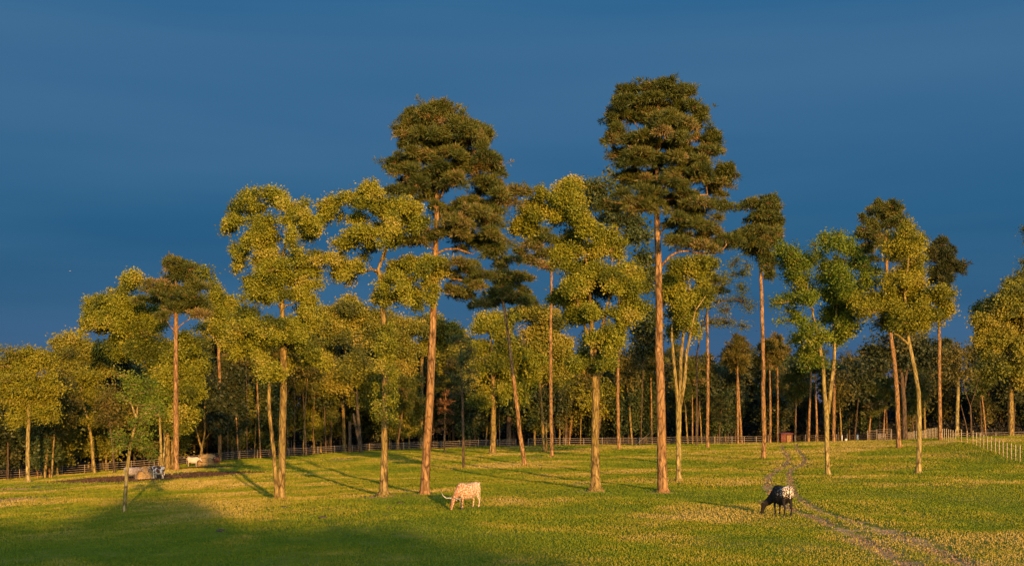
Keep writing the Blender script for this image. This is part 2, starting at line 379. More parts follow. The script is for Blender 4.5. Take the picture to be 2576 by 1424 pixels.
green = mixc(rng(mid, .35, .7), (.10, .15, .008), (.17, .19, .012))
dry = mixc(rng(fine, .3, .7), (.27, .19, .05), (.45, .31, .11))
dryf = mth('MULTIPLY', rng(mth('ADD', mth('MULTIPLY', mid, .6), mth('MULTIPLY', big, .55)), .56, .72), .6)
c_ = mixc(dryf, green, dry)
soil = mixc(rng(fine, .3, .7), (.34, .20, .09), (.66, .41, .20))
df = rng(mth('ADD', mth('MULTIPLY', att('dirt'), .85), mth('MULTIPLY', mth('SUBTRACT', noise(.8, 6, .75, g), .5), 3.2)), .5, .85)
c_ = mixc(df, c_, soil)
mudc = mixc(rng(fine, .3, .7), (.045, .024, .012), (.12, .065, .03))
mf = rng(mth('ADD', att('mud'), mth('MULTIPLY', mth('SUBTRACT', noise(.5, 5, .7, g), .5), 1.8)), .4, .75)
c_ = mixc(mf, c_, mudc)
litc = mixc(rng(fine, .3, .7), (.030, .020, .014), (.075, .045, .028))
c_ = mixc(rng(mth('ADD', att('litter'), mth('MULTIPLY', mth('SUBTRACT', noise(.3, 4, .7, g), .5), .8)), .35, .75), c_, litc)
l.new(c_, b.inputs['Base Color']); b.inputs['Roughness'].default_value = .95; b.inputs['Specular IOR Level'].default_value = .05
bp = nd('ShaderNodeBump'); bp.inputs['Strength'].default_value = .9; bp.inputs['Distance'].default_value = .12
l.new(mth('ADD', fine, mid), bp.inputs['Height']); l.new(bp.outputs[0], b.inputs['Normal'])
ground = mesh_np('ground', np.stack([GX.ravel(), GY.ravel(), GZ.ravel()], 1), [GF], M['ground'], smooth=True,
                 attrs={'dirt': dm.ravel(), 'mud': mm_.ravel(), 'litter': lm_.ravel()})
tag(ground, 'rolling green pasture with dry tufts, bare soil and a two-rut dirt track', None, None, 'structure')

# grass blades standing on the pasture
M['grass'] = leafmat('grass_blades', [(0, (.085, .135, .004)), (.3, (.150, .195, .005)), (.55, (.25, .240, .008)), (.75, (.37, .28, .04)), (1, (.56, .39, .13))], .35)
def vnoise(X, Y, s, seed):
    r = np.random.default_rng(seed); T = r.random((128, 128)); u = X / s; v = Y / s
    i = np.floor(u).astype(int); j = np.floor(v).astype(int); fu = u - i; fv = v - j
    fu = fu * fu * (3 - 2 * fu); fv = fv * fv * (3 - 2 * fv)
    g_ = lambda a, b_: T[a % 128, b_ % 128]
    return (g_(i, j) * (1 - fu) * (1 - fv) + g_(i + 1, j) * fu * (1 - fv) + g_(i, j + 1) * (1 - fu) * fv + g_(i + 1, j + 1) * fu * fv)
rg = np.random.default_rng(11)
n = 1250000
d = 38 + (215 - 38) * rg.random(n) ** 1.12
X = (rg.random(n) - .5) * 1.02 * d
Y = d
gm, gmud, glit = masks(X, Y)
patch = .5 * vnoise(X, Y, 5.5, 1) + .3 * vnoise(X, Y, 1.7, 2) + .2 * vnoise(X, Y, .6, 3)
patch2 = vnoise(X, Y, 16, 4)
dryness = np.clip((patch * .75 + patch2 * .35 - .45) * 4.0, 0, 1)
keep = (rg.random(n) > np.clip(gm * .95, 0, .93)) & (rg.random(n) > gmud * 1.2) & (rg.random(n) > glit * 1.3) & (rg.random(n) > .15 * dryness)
X, Y, dryness, patch = X[keep], Y[keep], dryness[keep], patch[keep]; n = len(X)
Z = gz(X, Y) - .01
hgt = (.022 + .028 * rg.random(n) + .03 * dryness * rg.random(n)) * (.7 + .8 * vnoise(X, Y, 3, 8)) * (1 + (Y - 40) / 130)
for bx_, by_ in [(708,1258),(965,1247),(1068,1243),(1498,1235),(1668,1237),(1708,1212),(2083,1198),(2310,1192),(1920,1157),(312,1290),(1320,1173),(1388,1149),(1239,1142),(1167,1180)]:
    q_ = hit(bx_, by_); hgt = hgt * (1 + 1.6 * np.exp(-(((X - q_[0]) ** 2 + (Y - q_[1]) ** 2) / .9)))
wid = (.012 + .00056 * Y) * (.6 + .8 * rg.random(n))
D = np.stack([rg.normal(0, .45, n), rg.normal(0, .45, n), np.ones(n)], 1)
V_, F_ = diamonds(np.stack([X, Y, Z], 1), D, hgt * 1.5, wid, rg)
tint = np.clip(.0 + .32 * patch + .30 * vnoise(X, Y, 9, 21) + .08 * vnoise(X, Y, 30, 22) + .46 * dryness * (.5 + .5 * rg.random(n)) + rg.normal(0, .055, n), 0, 1)
grass = mesh_np('grass', V_, [F_], M['grass'], tint=tint)
tag(grass, 'short green pasture grass mottled with straw coloured dry tufts', 'grass', None, 'stuff')

# crumbs of soil on the ruts, bare patches and trodden mud
M['crumb'] = leafmat('soil_crumbs', [(0, (.05, .026, .014)), (.4, (.10, .052, .026)), (.5, (.13, .075, .035)), (1, (.30, .18, .095))], .0)
n = 420000
d = 38 + (215 - 38) * rg.random(n); X = (rg.random(n) - .5) * 1.02 * d; Y = d
gm, gmud, glit = masks(X, Y)
pt = vnoise(X, Y, 1.1, 31) * .6 + vnoise(X, Y, .4, 32) * .4
isd = (gm * (.1 + .9 * pt + .6 * vnoise(X, Y, 3.2, 33)) > .72); ism = (gmud * (.4 + pt) > .6) & ~isd
k_ = (isd | ism) & (glit < .3); X, Y, isd = X[k_], Y[k_], isd[k_]; n = len(X)
D = np.stack([rg.normal(0, .7, n), rg.normal(0, .7, n), np.ones(n)], 1)
h_ = (.022 + .03 * rg.random(n)) * (1 + (Y - 40) / 120)
V_, F_ = diamonds(np.stack([X, Y, gz(X, Y) - .055], 1), D, h_ + .03, (.03 + .0007 * Y) * (.7 + rg.random(n)), rg)
crumbs = mesh_np('loose_soil', V_, [F_], M['crumb'], tint=np.where(isd, .55 + .35 * rg.random(n), .35 * rg.random(n)))
tag(crumbs, 'crumbs of pale and dark soil on the track, bare patches and mud', 'soil', None, 'stuff')

# ------------------------------------------------------------------ trees
# kind: leaf material, bark, density per square px, leaf length (m per m of distance), width ratio, needles?
K = {
    'pine':  dict(leaf='pine_leaf', bark='pine_bark', k=.95, ls=.0034, wr=.16, tuft=16, needle=True, flat=.9),
    'gum':   dict(leaf='gum_leaf', bark='gum_bark', k=1.0, ls=.0018, wr=.62, tuft=9, needle=False),
    'oak':   dict(leaf='oak_leaf', bark='gum_bark', k=.95, ls=.0019, wr=.6, tuft=9, needle=False),
    'elm':   dict(leaf='elm_leaf', bark='pale_bark', k=.62, ls=.0019, wr=.55, tuft=6, needle=False),
    'wisp':  dict(leaf='haze_leaf', bark='mid_bark', k=.36, ls=.0017, wr=.45, tuft=5, needle=False),
    'yg':    dict(leaf='yg_leaf', bark='pale_bark', k=.75, ls=.0020, wr=.5, tuft=6, needle=False),
    'dark':  dict(leaf='dark_leaf', bark='mid_bark', k=.5, ls=.0026, wr=.6, tuft=9, needle=False),
    'green': dict(leaf='green_leaf', bark='mid_bark', k=.55, ls=.0026, wr=.6, tuft=9, needle=False),
    'rust':  dict(leaf='rust_leaf', bark='pine_bark', k=.30, ls=.0028, wr=.2, tuft=9, needle=True, flat=.8),
    'brown': dict(leaf='brown_leaf', bark='mid_bark', k=.32, ls=.0026, wr=.4, tuft=8, needle=False),
    'bare':  dict(leaf='haze_leaf', bark='mid_bark', k=.06, ls=.0018, wr=.5, tuft=4, needle=False),
}
def crown_mesh(name, parent, blobs, kd, dist, rg, dens=1., leafs=1., twig_mb=None, hard=.55):
    """blobs: local (x,y,z,rx,ry,rz) in metres; leaf clumps spread through each"""
    Ps = []; Ds = []; Ls = []; Ws = []; Ts = []
    pxm = F / dist
    tw_a = []; tw_b = []
    for (x, y, z, rx, ry, rz) in blobs:
        area = math.pi * rx * rz * pxm * pxm
        nleaf = max(24, int(area * kd['k'] * dens)); nt_ = max(4, int(nleaf / kd['tuft']))
        ms = int(rg.integers(9, 15)) if kd['needle'] else int(rg.integers(5, 9)); sv = rg.normal(size=(ms, 3)); sv /= np.linalg.norm(sv, axis=1, keepdims=True)
        if kd['needle']: sv[:, 2] = np.abs(sv[:, 2]) * 1.2 - .45
        sr = rg.uniform(.35, 1.0, (ms, 1)); pick = rg.integers(0, ms, nt_)      # a few sprays make up each mass of leaves
        sig = rg.uniform(.12, .28, (ms, 1))[pick] * np.where(rg.random((nt_, 1)) < .14, 1.7, 1.0)
        tl = rg.uniform(.30, 1.22, (nt_, 1)) ** .8          # leaves strung along each spray, thinning outwards
        c0_ = sv[pick] * (sr[pick] * .6 + .45) * tl + rg.normal(size=(nt_, 3)) * sig * np.array([[.8, .8, .6]]) * (1 if kd['needle'] else .78) + np.array([[0, 0, -.12]]) * tl * tl
        v = c0_ / (np.linalg.norm(c0_, axis=1, keepdims=True) + 1e-6)
        rr = (hard + (1.08 - hard) * rg.random(nt_) ** .7)[:, None]
        # lumpy outline: some directions reach out further than others
        lump = 1 + .28 * np.sin(v[:, :1] * 5 + x * 3) * np.cos(v[:, 2:] * 6 + z * 2 + y)
        c = c0_ * lump * np.array([[rx, ry, rz]])
        cen = np.array([[x, y, z]])
        if twig_mb is not None:
            q = rg.random(nt_) < .55
            base = cen + c * .12 + np.array([[0, 0, -rz * .25]])
            tw_a.append((base + rg.normal(size=base.shape) * .05)[q]); tw_b.append((cen + c * 1.0)[q])
        kk = kd['tuft']
        L = kd['ls'] * dist * leafs * (.65 + .7 * rg.random(nt_ * kk))
        rep = np.repeat(c, kk, axis=0)
        outd = np.repeat(v, kk, axis=0)
        if kd['needle']:
            rnd = rg.normal(size=rep.shape)
            D = outd * .7 + rnd * .75 + np.array([[0, 0, .45]])
            P = cen + rep + rnd * .04
        else:
            spread = kd['ls'] * dist * leafs * 1.25
            rnd = rg.normal(size=rep.shape)
            P = cen + rep + rnd * spread
            D = rg.normal(size=rep.shape) + outd * .5 + np.array([[0, 0, -.15]])
        tb = np.clip(rg.normal(.45, .2), .0, .95)
        T = np.clip(tb + np.repeat(rg.normal(0, .17, ms)[pick], kk) + np.repeat(rg.normal(0, .10, nt_), kk) + rg.normal(0, .08, nt_ * kk), 0, 1)
        Ps.append(P); Ds.append(D); Ls.append(L); Ws.append(L * kd['wr']); Ts.append(T)
    P = np.concatenate(Ps); D = np.concatenate(Ds); L = np.concatenate(Ls); Wd = np.concatenate(Ws); T = np.concatenate(Ts)
    V, Fq = diamonds(P, D, L, Wd, rg)
    o = mesh_np('crown', V, [Fq], M[kd['leaf']], parent, tint=T)
    if twig_mb is not None and tw_a:
        A = np.concatenate(tw_a); B = np.concatenate(tw_b)
        r = .00011 * dist
        V, Fq = sticks(A, B, np.full(len(A), r * (3.0 if kd['needle'] else 2.4)), np.full(len(A), r * .9)); twig_mb.arr(V, [Fq])
    return o
def curve(a, b, sag, n=6, rgp=None, wig=.06):
    a = Vector(a); b = Vector(b); L = (b - a).length
    out = []
    for i in range(n + 1):
        t = i / n; p = a.lerp(b, t) + Vector((0, 0, sag * L * 4 * t * (1 - t)))
        if 0 < i < n and rgp is not None:
            p += Vector(rgp.normal(size=3) * wig * L * .5)
        out.append(p)
    return out
def build_tree(name, label, cat, base, trunks, limbs, blobs, kind, dist, seed=0, dens=1., leafs=1., group=None, bark=None, twigs=True, brad=1., hard=.55, leaf=None, sides=10):
    """trunks / limbs: lists of [(x,y,z,r),...] local metres"""
    rg = np.random.default_rng(seed); kd = dict(K[kind])
    if leaf: kd['leaf'] = leaf
    root = empty(name, base, label, cat, group)
    bm = M[bark or kd['bark']]
    mb = MB()
    def dense(p):
        out = [];
        for a, b_ in zip(p[:-1], p[1:]):
            L = math.dist(a[:3], b_[:3]); k = max(1, int(L / 1.6))
            for i in range(k):
                t_ = i / k; q = [a[j] + (b_[j] - a[j]) * t_ for j in range(4)]
                if i: q[0] += rg.normal() * .1 * q[3]; q[1] += rg.normal() * .1 * q[3]; q[3] *= 1 + rg.normal() * .03
                out.append(q)
        out.append(list(p[-1])); return out
    allp = []
    for p in trunks:
        p = dense(p); mb.tube([q[:3] for q in p], [q[3] for q in p], sides, seed, .05)
        allp += p
    lps = []
    for p in limbs:
        p = dense(p); lm = MB(); lm.tube([q[:3] for q in p], [q[3] for q in p], 7, seed, .06)
        lm.build('limb', bm, root, True); lps += p
    if blobs:
        tops = max(q[2] for q in allp)
        minz = min(b_[2] for b_ in blobs)
        nodes = [(q[0], q[1], q[2], q[3]) for q in allp + lps if q[2] > minz - 3.5]
        if not nodes: nodes = [tuple(allp[-1])]
        def key(b_):
            return min((b_[0] - q[0]) ** 2 + (b_[1] - q[1]) ** 2 + .3 * (b_[2] - q[2]) ** 2 for q in nodes[:])
        for b_ in sorted(blobs, key=key):
            best = None
            for q in nodes:
                dz = b_[2] - q[2]; dh = math.hypot(b_[0] - q[0], b_[1] - q[1])
                c = math.sqrt(dh * dh + dz * dz) + (1.6 * abs(dz) if dz < 0 else 0) + (0 if dz > .2 * dh else .5 * dh)
                if best is None or c < best[0]: best = (c, q)
            q = best[1]
            L = math.dist(q[:3], b_[:3])
            r0 = min(q[3] * .62, .015 * L + .04) * brad
            end = Vector((b_[0], b_[1], b_[2] - .1 * b_[5]))
            pts = curve(q[:3], end, rg.uniform(-.04, .10), 5, rg, .09)
            mb.tube(pts, [r0 * (1 - .75 * i / 5) for i in range(6)], 5, seed, 0, False)
            for i in (2, 3, 4, 5):
                nodes.append((pts[i][0], pts[i][1], pts[i][2], r0 * (1 - .75 * i / 5) * 1.1))
    if blobs: crown_mesh('crown', root, blobs, kd, dist, rg, dens, leafs, mb if twigs else None, hard)
    mb.build('trunk', bm, root, True)
    return root
def tree(name, label, cat, pts, blobs, kind, seed, limbs=(), stems=(), depth=None, **kw):
    """pts: trunk as (x, y, half width) rows from the base up; blobs (x, y, rx, ry); measured on the picture and
    turned into metres at the tree's own distance, spread in depth round the trunk"""
    rg = np.random.default_rng(seed + 900)
    b = hit(pts[0][0], pts[0][1]) if depth is None else onground(pts[0][0], depth)
    d = b[1]; s = d / F
    def loc(x, y, dd=0):
        q = up(x, y, d + dd); return (q[0] - b[0], q[1] - b[1], q[2] - b[2])
    def path(pp, dd=0., first=False):
        out = []
        for i, p in enumerate(pp):
            x, y, r = p[:3]
            k = (i / max(1, len(pp) - 1))
            out.append((*loc(x, y, dd * k), r * s))
        return out
    tr = path(pts); x0, y0, z0, r0 = tr[0]
    tr = [(x0, y0, -.35, r0 * 1.15)] + [(0 + tr[0][0], 0, max(.0, z0) * 0 + 0.02, r0)] + [q for q in tr[1:] if q[2] > .2]
    # root flare
    if r0 > .2:
        tr[1] = (tr[1][0], tr[1][1], .02, r0 * 1.12); tr[0] = (tr[0][0], tr[0][1], -.35, r0 * 1.5)
        tr.insert(2, (tr[2][0] * .3, 0, .28, (r0 + tr[2][3] * 1.6) / 2.6))
    st = [path(p, rg.uniform(-1, 1)) for p in stems]
    for p_ in st:
        if abs(p_[0][2]) < 1: p_[0] = (p_[0][0], p_[0][1], -.3, p_[0][3])
    lb = [path(p, rg.uniform(-1.2, 1.2)) for p in limbs]
    xs_ = [q[0] for q in blobs]
    bl = []
    if kind in ('pine', 'gum', 'oak', 'yg', 'elm') and len(blobs) > 8:       # thinner sprays between the main boughs
        ex = []
        for i, a_ in enumerate(blobs):
            for b_ in sorted(blobs, key=lambda q: (q[0] - a_[0]) ** 2 + 1.6 * (q[1] - a_[1]) ** 2)[1:4]:
                if rg.random() < (.75 if kind == 'pine' else .5): ex.append(((a_[0] + b_[0]) / 2 + rg.normal() * 5, (a_[1] + b_[1]) / 2 + rg.normal() * 4, (a_[2] + b_[2]) * .27, (a_[3] + b_[3]) * .36))
        blobs = list(blobs) + ex
    if blobs:
        lo = min(q[0] - q[2] for q in blobs); hi = max(q[0] + q[2] for q in blobs); wd = max(10, (hi - lo) / 2); cx = (hi + lo) / 2
        wd = min(wd, 150)
        for (x, y, rx, ry) in blobs:
            u = min(1, abs(x - cx) / wd); room = max(0, wd * math.sqrt(max(.05, 1 - u * u)) - rx) * s
            dd = rg.uniform(-1, 1) * room * .75
            lx, ly, lz = loc(x, y, dd)
            f1_, f2_ = (1.12, 1.5) if kind == 'pine' else (1.2, 1.2)
            bl.append((lx, ly, lz, rx * s * f1_, (rx * .7 + ry * .3) * s * f1_, ry * s * f2_))
    kw.setdefault('leafs', 1.0)
    return build_tree(name, label, cat, b, [tr] + st, lb, bl, kind, d, seed, **kw)
TREES = True
PG = 'trees standing in the pasture'
# --- the two big pines
tree('pine_tree', 'tall dark pine with its trunk leaning right, behind the speckled grazing cow', 'pine tree',
 [(1068,1243,15),(1069,1215,12),(1074,1120,10.5),(1080,1030,10),(1085,900,9.5),(1090,800,8.5),(1095,650,7),(1098,560,6.5),(1099,500,5),(1101,420,4),(1104,340,2.5),(1107,285,1)],
 [(1107,277,50,22),(1100,352,40,16),(1140,372,34,13),(1098,385,38,13),(1155,425,38,13),(1078,440,30,13),(1140,462,36,13),(1075,500,28,12),(1150,585,34,11),(1185,395,34,13),(1045,297,38,24),(1027,332,30,24),(1100,318,50,24),(1165,315,42,24),(1217,335,18,20),(1182,352,33,17),(1020,365,15,8),(1065,350,33,14),(1225,390,26,20),(1215,412,40,11),(1135,385,36,12),
  (1057,398,38,13),(993,410,29,11),(1032,430,40,13),(1107,425,43,14),(1252,434,17,9),(1208,455,46,12),(1237,473,30,9),(1048,462,22,16),(1105,465,18,20),(1298,480,32,12),(1268,508,40,12),(1182,510,44,13),
  (1003,480,34,12),(1120,538,28,14),(1195,538,48,17),(1232,562,34,15),(1145,560,42,14),(1220,605,42,14),(1170,600,33,11),(1245,625,34,12),(1057,606,34,9),(1020,610,20,7),(1152,660,26,9),(1170,679,22,9),(1215,693,38,12),(1138,728,30,8),(1178,744,38,10)],
 'pine', 1, limbs=[[(1096,640,3.2),(1120,628,2.8),(1150,626,2.4),(1190,640,1.5)],[(1090,735,3),(1100,728,2.6),(1115,732,2.2),(1140,742,1.2)],[(1090,690,2.6),(1130,700,2.2),(1170,706,1.8),(1210,720,1.2)],[(1104,475,3),(1125,465,2.5),(1160,450,2),(1190,440,1)],[(1097,598,2.6),(1070,612,2),(1040,608,1.2)]], group=PG)
tree('pine_tree', 'tallest pine of the pasture, with a long bare bough to the right', 'pine tree',
 [(1668,1237,17),(1666,1205,13),(1663,1050,11.5),(1661,950,11),(1659,800,9),(1656,650,8.5),(1653,570,7.5),(1652,500,5.5),(1653,440,5),(1654,380,3),(1656,300,2),(1660,230,.8)],
 [(1661,222,56,22),(1620,300,42,16),(1642,328,34,12),(1608,348,34,12),(1668,300,38,14),(1702,360,34,12),(1722,385,32,12),(1690,398,32,12),(1650,402,28,12),(1612,385,28,12),(1702,430,32,11),(1640,440,28,11),(1630,465,28,10),(1752,448,30,10),(1722,490,32,10),(1640,510,32,12),(1702,560,32,11),(1760,425,30,10),(1580,230,32,15),(1728,237,23,22),(1624,265,50,13),(1549,277,16,13),(1686,270,46,17),(1586,290,44,15),(1760,287,25,17),(1544,312,18,13),(1711,306,40,12),(1666,330,18,10),(1554,332,14,9),(1529,354,14,12),
  (1736,324,30,9),(1794,350,25,20),(1779,380,32,10),(1586,352,38,9),(1644,366,26,13),(1706,345,20,10),(1569,387,30,16),(1616,385,16,14),(1586,410,40,11),(1761,407,32,10),(1822,424,23,17),(1848,442,9,9),(1736,425,26,9),
  (1799,467,33,12),(1774,446,18,8),(1586,450,42,13),(1691,462,34,13),(1636,482,34,10),(1599,520,46,15),(1529,517,28,12),(1674,510,34,15),(1736,530,46,14),(1761,510,22,10),(1824,520,26,12),(1749,565,34,12),(1786,577,22,9),
  (1699,607,34,10),(1749,612,38,12),(1786,627,20,8),(1840,606,24,9),(1822,598,14,8)],
 'pine', 2, limbs=[[(1665,668,3.6),(1685,645,3.2),(1705,634,2.8),(1730,632,2.6),(1765,638,2.4),(1800,637,2.2),(1818,628,2),(1828,615,1.4)],[(1655,455,3.4),(1680,440,3),(1715,418,2.6),(1755,394,2)],[(1650,462,3),(1630,442,2.5),(1600,430,2)],[(1650,410,2.5),(1622,345,2.2),(1598,312,1.5)],[(1672,505,2.4),(1720,495,2.2),(1780,490,1.8)],[(1658,590,3),(1672,572,2.6),(1674,568,2)]], group=PG)
tree('pine_tree', 'slender tall pine with a flat tufted crown beside the dirt track', 'pine tree',
 [(1920,1157,8),(1921,1140,6),(1921,1050,5.6),(1919,850,4.8),(1914,700,4.2),(1912,600,3),(1911,540,2),(1912,505,1)],
 [(1924,503,30,11),(1889,517,28,12),(1946,521,20,7),(1916,552,36,12),(1949,552,18,14),(1899,582,38,11),(1956,592,20,16),(1874,612,38,10),(1924,612,34,12),(1911,632,30,8),(1934,664,24,8),(1941,692,14,11),(1862,590,20,9)],
 'pine', 3, limbs=[[(1913,672,2),(1925,664,1.8),(1945,672,1.2)]], group=PG)
# --- broadleaf trees of the pasture
tree('broadleaf_tree', 'golden green tree with two stems from one base, leftmost of the tall pasture trees', 'tree',
 [(708,1258,12),(708,1235,8.6),(710,1130,8.5),(713,1000,8.5),(713,880,8),(710,780,6.5),(708,700,5),(713,640,4),(722,590,3),(732,560,1.5)],
 [(677,486,34,12),(620,491,21,10),(710,499,15,13),(595,526,13,15),(637,521,18,13),(690,509,13,10),(755,529,24,18),(727,516,15,10),(597,559,20,10),(575,564,11,12),(567,582,6,6),(665,561,30,21),(770,564,18,18),(727,554,22,10),
  (797,554,13,12),(792,579,14,10),(777,594,13,7),(655,591,34,14),(622,614,20,9),(677,609,30,17),(595,631,10,13),(605,654,15,12),(595,681,7,6),(735,579,12,18),(737,614,12,8),(675,646,28,19),(690,674,36,18),(760,654,29,14),(800,636,12,12),
  (815,654,33,12),(777,686,34,14),(740,699,34,17),(640,704,22,12),(677,709,30,18),(655,741,20,19),(690,736,28,17),(777,716,24,16),(752,749,30,18),(787,759,12,10),(622,726,10,6),
  (627,823,46,20),(590,867,26,23),(690,817,42,20),(752,812,40,22),(677,855,56,22),(752,850,40,24),(777,885,26,20),(645,903,26,15),(690,930,34,12),(727,917,20,17),(660,942,15,14),(620,783,24,12),(802,908,26,16)],
 'gum', 4, stems=[[(697,1257,9),(696,1235,6),(690,1150,5),(683,1090,4.6),(677,1030,4.4),(677,975,4),(681,930,3.4),(676,905,2.6),(660,882,1.8),(640,868,1.2)]], group=PG)
tree('broadleaf_tree', 'tall golden tree with leafy shoots all along its straight trunk', 'tree',
 [(965,1247,19),(965,1235,11),(967,1130,8),(968,1000,7.5),(966,850,7),(963,770,6.5),(958,700,5.5),(952,678,4),(965,640,3.5),(975,612,2.5),(985,585,1.5)],
 [(932,466,15,12),(940,486,18,10),(890,491,28,12),(837,511,26,16),(815,534,12,12),(820,552,10,7),(915,516,30,14),(977,511,34,14),(1035,521,32,19),(1057,554,18,18),(1002,549,28,12),(965,529,22,12),(900,554,18,12),(877,589,32,17),
  (847,611,8,8),(875,614,20,10),(925,591,30,19),(980,579,28,19),(990,604,20,14),(1035,579,10,12),(940,624,16,10),(865,669,24,13),(845,692,18,9),(877,704,12,9),(902,666,15,12),(1002,666,30,16),(1052,661,34,16),(1102,654,26,17),
  (1112,675,14,12),(1015,699,28,16),(1077,704,20,14),(977,704,18,15),(952,741,22,13),(1027,739,28,11),(990,749,22,10),(1090,741,15,16),(1045,765,16,10)]
 + [(x,y,r,h) for x,y,r,h in [(954,880,7,10),(980,905,8,12),(984,870,7,10),(955,920,7,12),(985,940,8,12),(950,960,7,12),(983,975,9,11),(952,1000,7,11),(986,1010,8,10),(950,1040,7,9),(986,1045,7,9),(960,850,9,10),(976,830,9,10)]],
 'gum', 5, limbs=[[(956,684,3.2),(935,678,3),(905,688,2.8),(860,696,2.2),(830,688,1.4)],[(966,720,3),(950,690,2.6),(935,675,2)],[(964,655,3),(975,622,2.4),(982,612,1.6)],[(972,768,2.4),(990,758,2),(1010,745,1.2)]],
 group=PG)
tree('broadleaf_tree', 'broad leafy tree with a stout flared trunk and wide crown in mid pasture', 'tree',
 [(1498,1235,22),(1498,1215,13),(1497,1100,10),(1499,1000,10),(1498,940,11),(1492,890,8),(1488,820,6),(1485,760,4.5),(1480,700,3),(1470,620,2),(1450,540,1)],
 [(1432,459,26,14),(1365,485,15,10),(1415,480,28,13),(1445,499,18,22),(1335,507,20,12),(1345,530,30,12),(1407,515,30,14),(1407,545,42,14),(1465,540,30,19),(1307,560,16,12),(1300,577,12,12),(1470,572,30,16),(1345,563,30,12),
  (1432,607,36,15),(1445,640,38,17),(1405,655,26,13),(1532,590,30,17),(1532,627,42,22),(1470,677,48,19),(1557,675,34,19),(1520,715,46,19),(1457,710,28,17),(1570,727,28,26),(1599,697,22,17),(1586,727,34,17),(1449,740,40,20),
  (1411,747,28,17),(1586,760,30,17),(1449,785,34,20),(1574,797,26,17),(1470,802,32,20),(1507,848,28,19),(1557,827,22,19),(1526,915,20,13),(1466,925,28,10),(1441,915,30,11),(1540,870,20,14),(1500,770,30,18),(1480,860,24,16)],
 'gum', 6, limbs=[[(1506,950,6),(1525,918,5),(1545,880,4),(1560,835,3),(1570,790,2)],[(1492,952,4),(1470,938,3.2),(1440,926,2.2)],[(1495,890,5),(1515,820,4),(1535,740,3),(1540,650,1.5)],[(1490,880,5),(1465,800,4),(1440,720,3),(1425,640,1.5)]], group=PG)
tree('broadleaf_tree', 'pale barked tree whose trunk forks into three upright stems, right of the tallest pine', 'tree',
 [(1708,1212,13),(1707,1195,7),(1707,1100,6.5),(1707,1030,7.5),(1711,985,5),(1713,900,4.4),(1718,850,4),(1724,790,3),(1735,720,2)],
 [(1694,709,26,19),(1694,747,28,20),(1711,784,22,17),(1731,802,16,19),(1724,660,36,16),(1761,672,30,12),(1786,657,24,11),(1675,730,14,16),(1690,835,12,18),(1740,690,26,14),(1700,680,26,15),(1745,830,12,16),(1722,745,24,16),(1755,760,22,14),(1775,740,18,11)],
 'gum', 7, stems=[[(1706,1025,5),(1700,960,4.4),(1694,900,4),(1690,850,3),(1692,790,1.6)],[(1711,1025,5),(1722,960,4.6),(1727,890,4),(1737,840,3),(1750,780,1.8),(1775,745,1.2)]], bark='pale_bark', leaf='gum_leaf', group=PG)
tree('broadleaf_tree', 'wispy pale green tree with sparse drooping sprays, between the tallest pine and the slender one', 'tree',
 [(1752,1122,2.6),(1753,1000,2.4),(1752,900,2.2),(1765,820,2),(1790,760,1.5),(1830,700,1)],
 [(1861,685,22,12),(1849,658,17,10),(1880,670,12,12),(1861,755,28,11),(1811,755,22,9),(1824,810,42,8),(1786,810,24,8),(1870,817,18,7),(1865,720,22,10),(1830,780,22,8),(1820,700,20,9),(1882,775,14,8)],
 'wisp', 8, limbs=[[(1765,822,1.6),(1800,800,1.3),(1850,806,.8)],[(1780,780,1.4),(1820,758,1),(1860,750,.7)]], group=PG, hard=.1)
tree('broadleaf_tree', 'fresh green elm like tree with two stems and feathery crown, right of the dirt track', 'tree',
 [(2083,1198,11),(2082,1180,6),(2080,1100,6.2),(2079,1040,6.6),(2074,990,5),(2071,920,4.4),(2060,860,3.6),(2045,790,2.6),(2030,720,1.5)],
 [(1984,632,22,17),(1962,625,12,10),(1989,662,28,18),(2019,662,26,16),(2047,612,8,6),(2074,602,13,10),(2109,594,10,14),(2082,622,11,9),(2139,614,15,12),(2144,632,20,10),(2057,647,13,10),(2112,622,12,12),(2007,697,30,16),
  (2102,680,34,16),(2107,710,40,20),(2194,684,18,11),(2169,702,20,10),(2204,715,10,7),(2019,732,28,14),(1977,757,28,10),(1949,759,9,6),(2044,752,28,16),(2102,752,46,22),(1994,804,30,11),(2027,817,20,9),(2107,797,46,18),(2157,772,18,15),
  (2046,914,34,11),(2015,850,26,11),(2060,845,33,13),(2110,850,28,13),(2020,890,22,10),(2150,735,24,14),(2160,660,24,12),(2135,820,28,14)],
 'elm', 9, stems=[[(2083,1040,5.4),(2090,980,4.4),(2098,910,4),(2101,850,3.2),(2105,760,2),(2110,680,1)]], hard=.3, group=PG)
tree('pine_tree', 'pine with an open brownish crown rising behind the yellow leaved tree on the right', 'pine tree',
 [(2262,1127,7.5),(2260,1090,5.8),(2257,1000,5.6),(2251,920,5.2),(2240,840,5),(2231,720,4.5),(2230,650,4),(2229,600,2.6),(2227,530,1.2)],
 [(2209,519,16,11),(2244,519,20,11),(2264,534,12,12),(2224,541,34,10),(2167,549,8,10),(2194,572,25,10),(2247,564,26,13),(2167,592,22,7),(2202,590,30,8),(2182,622,28,7),(2227,612,18,10),(2182,652,30,8),(2257,652,34,9),(2317,655,15,7),(2157,672,18,7),(2290,668,20,8)],
 'pine', 10, group=PG, dens=.8)
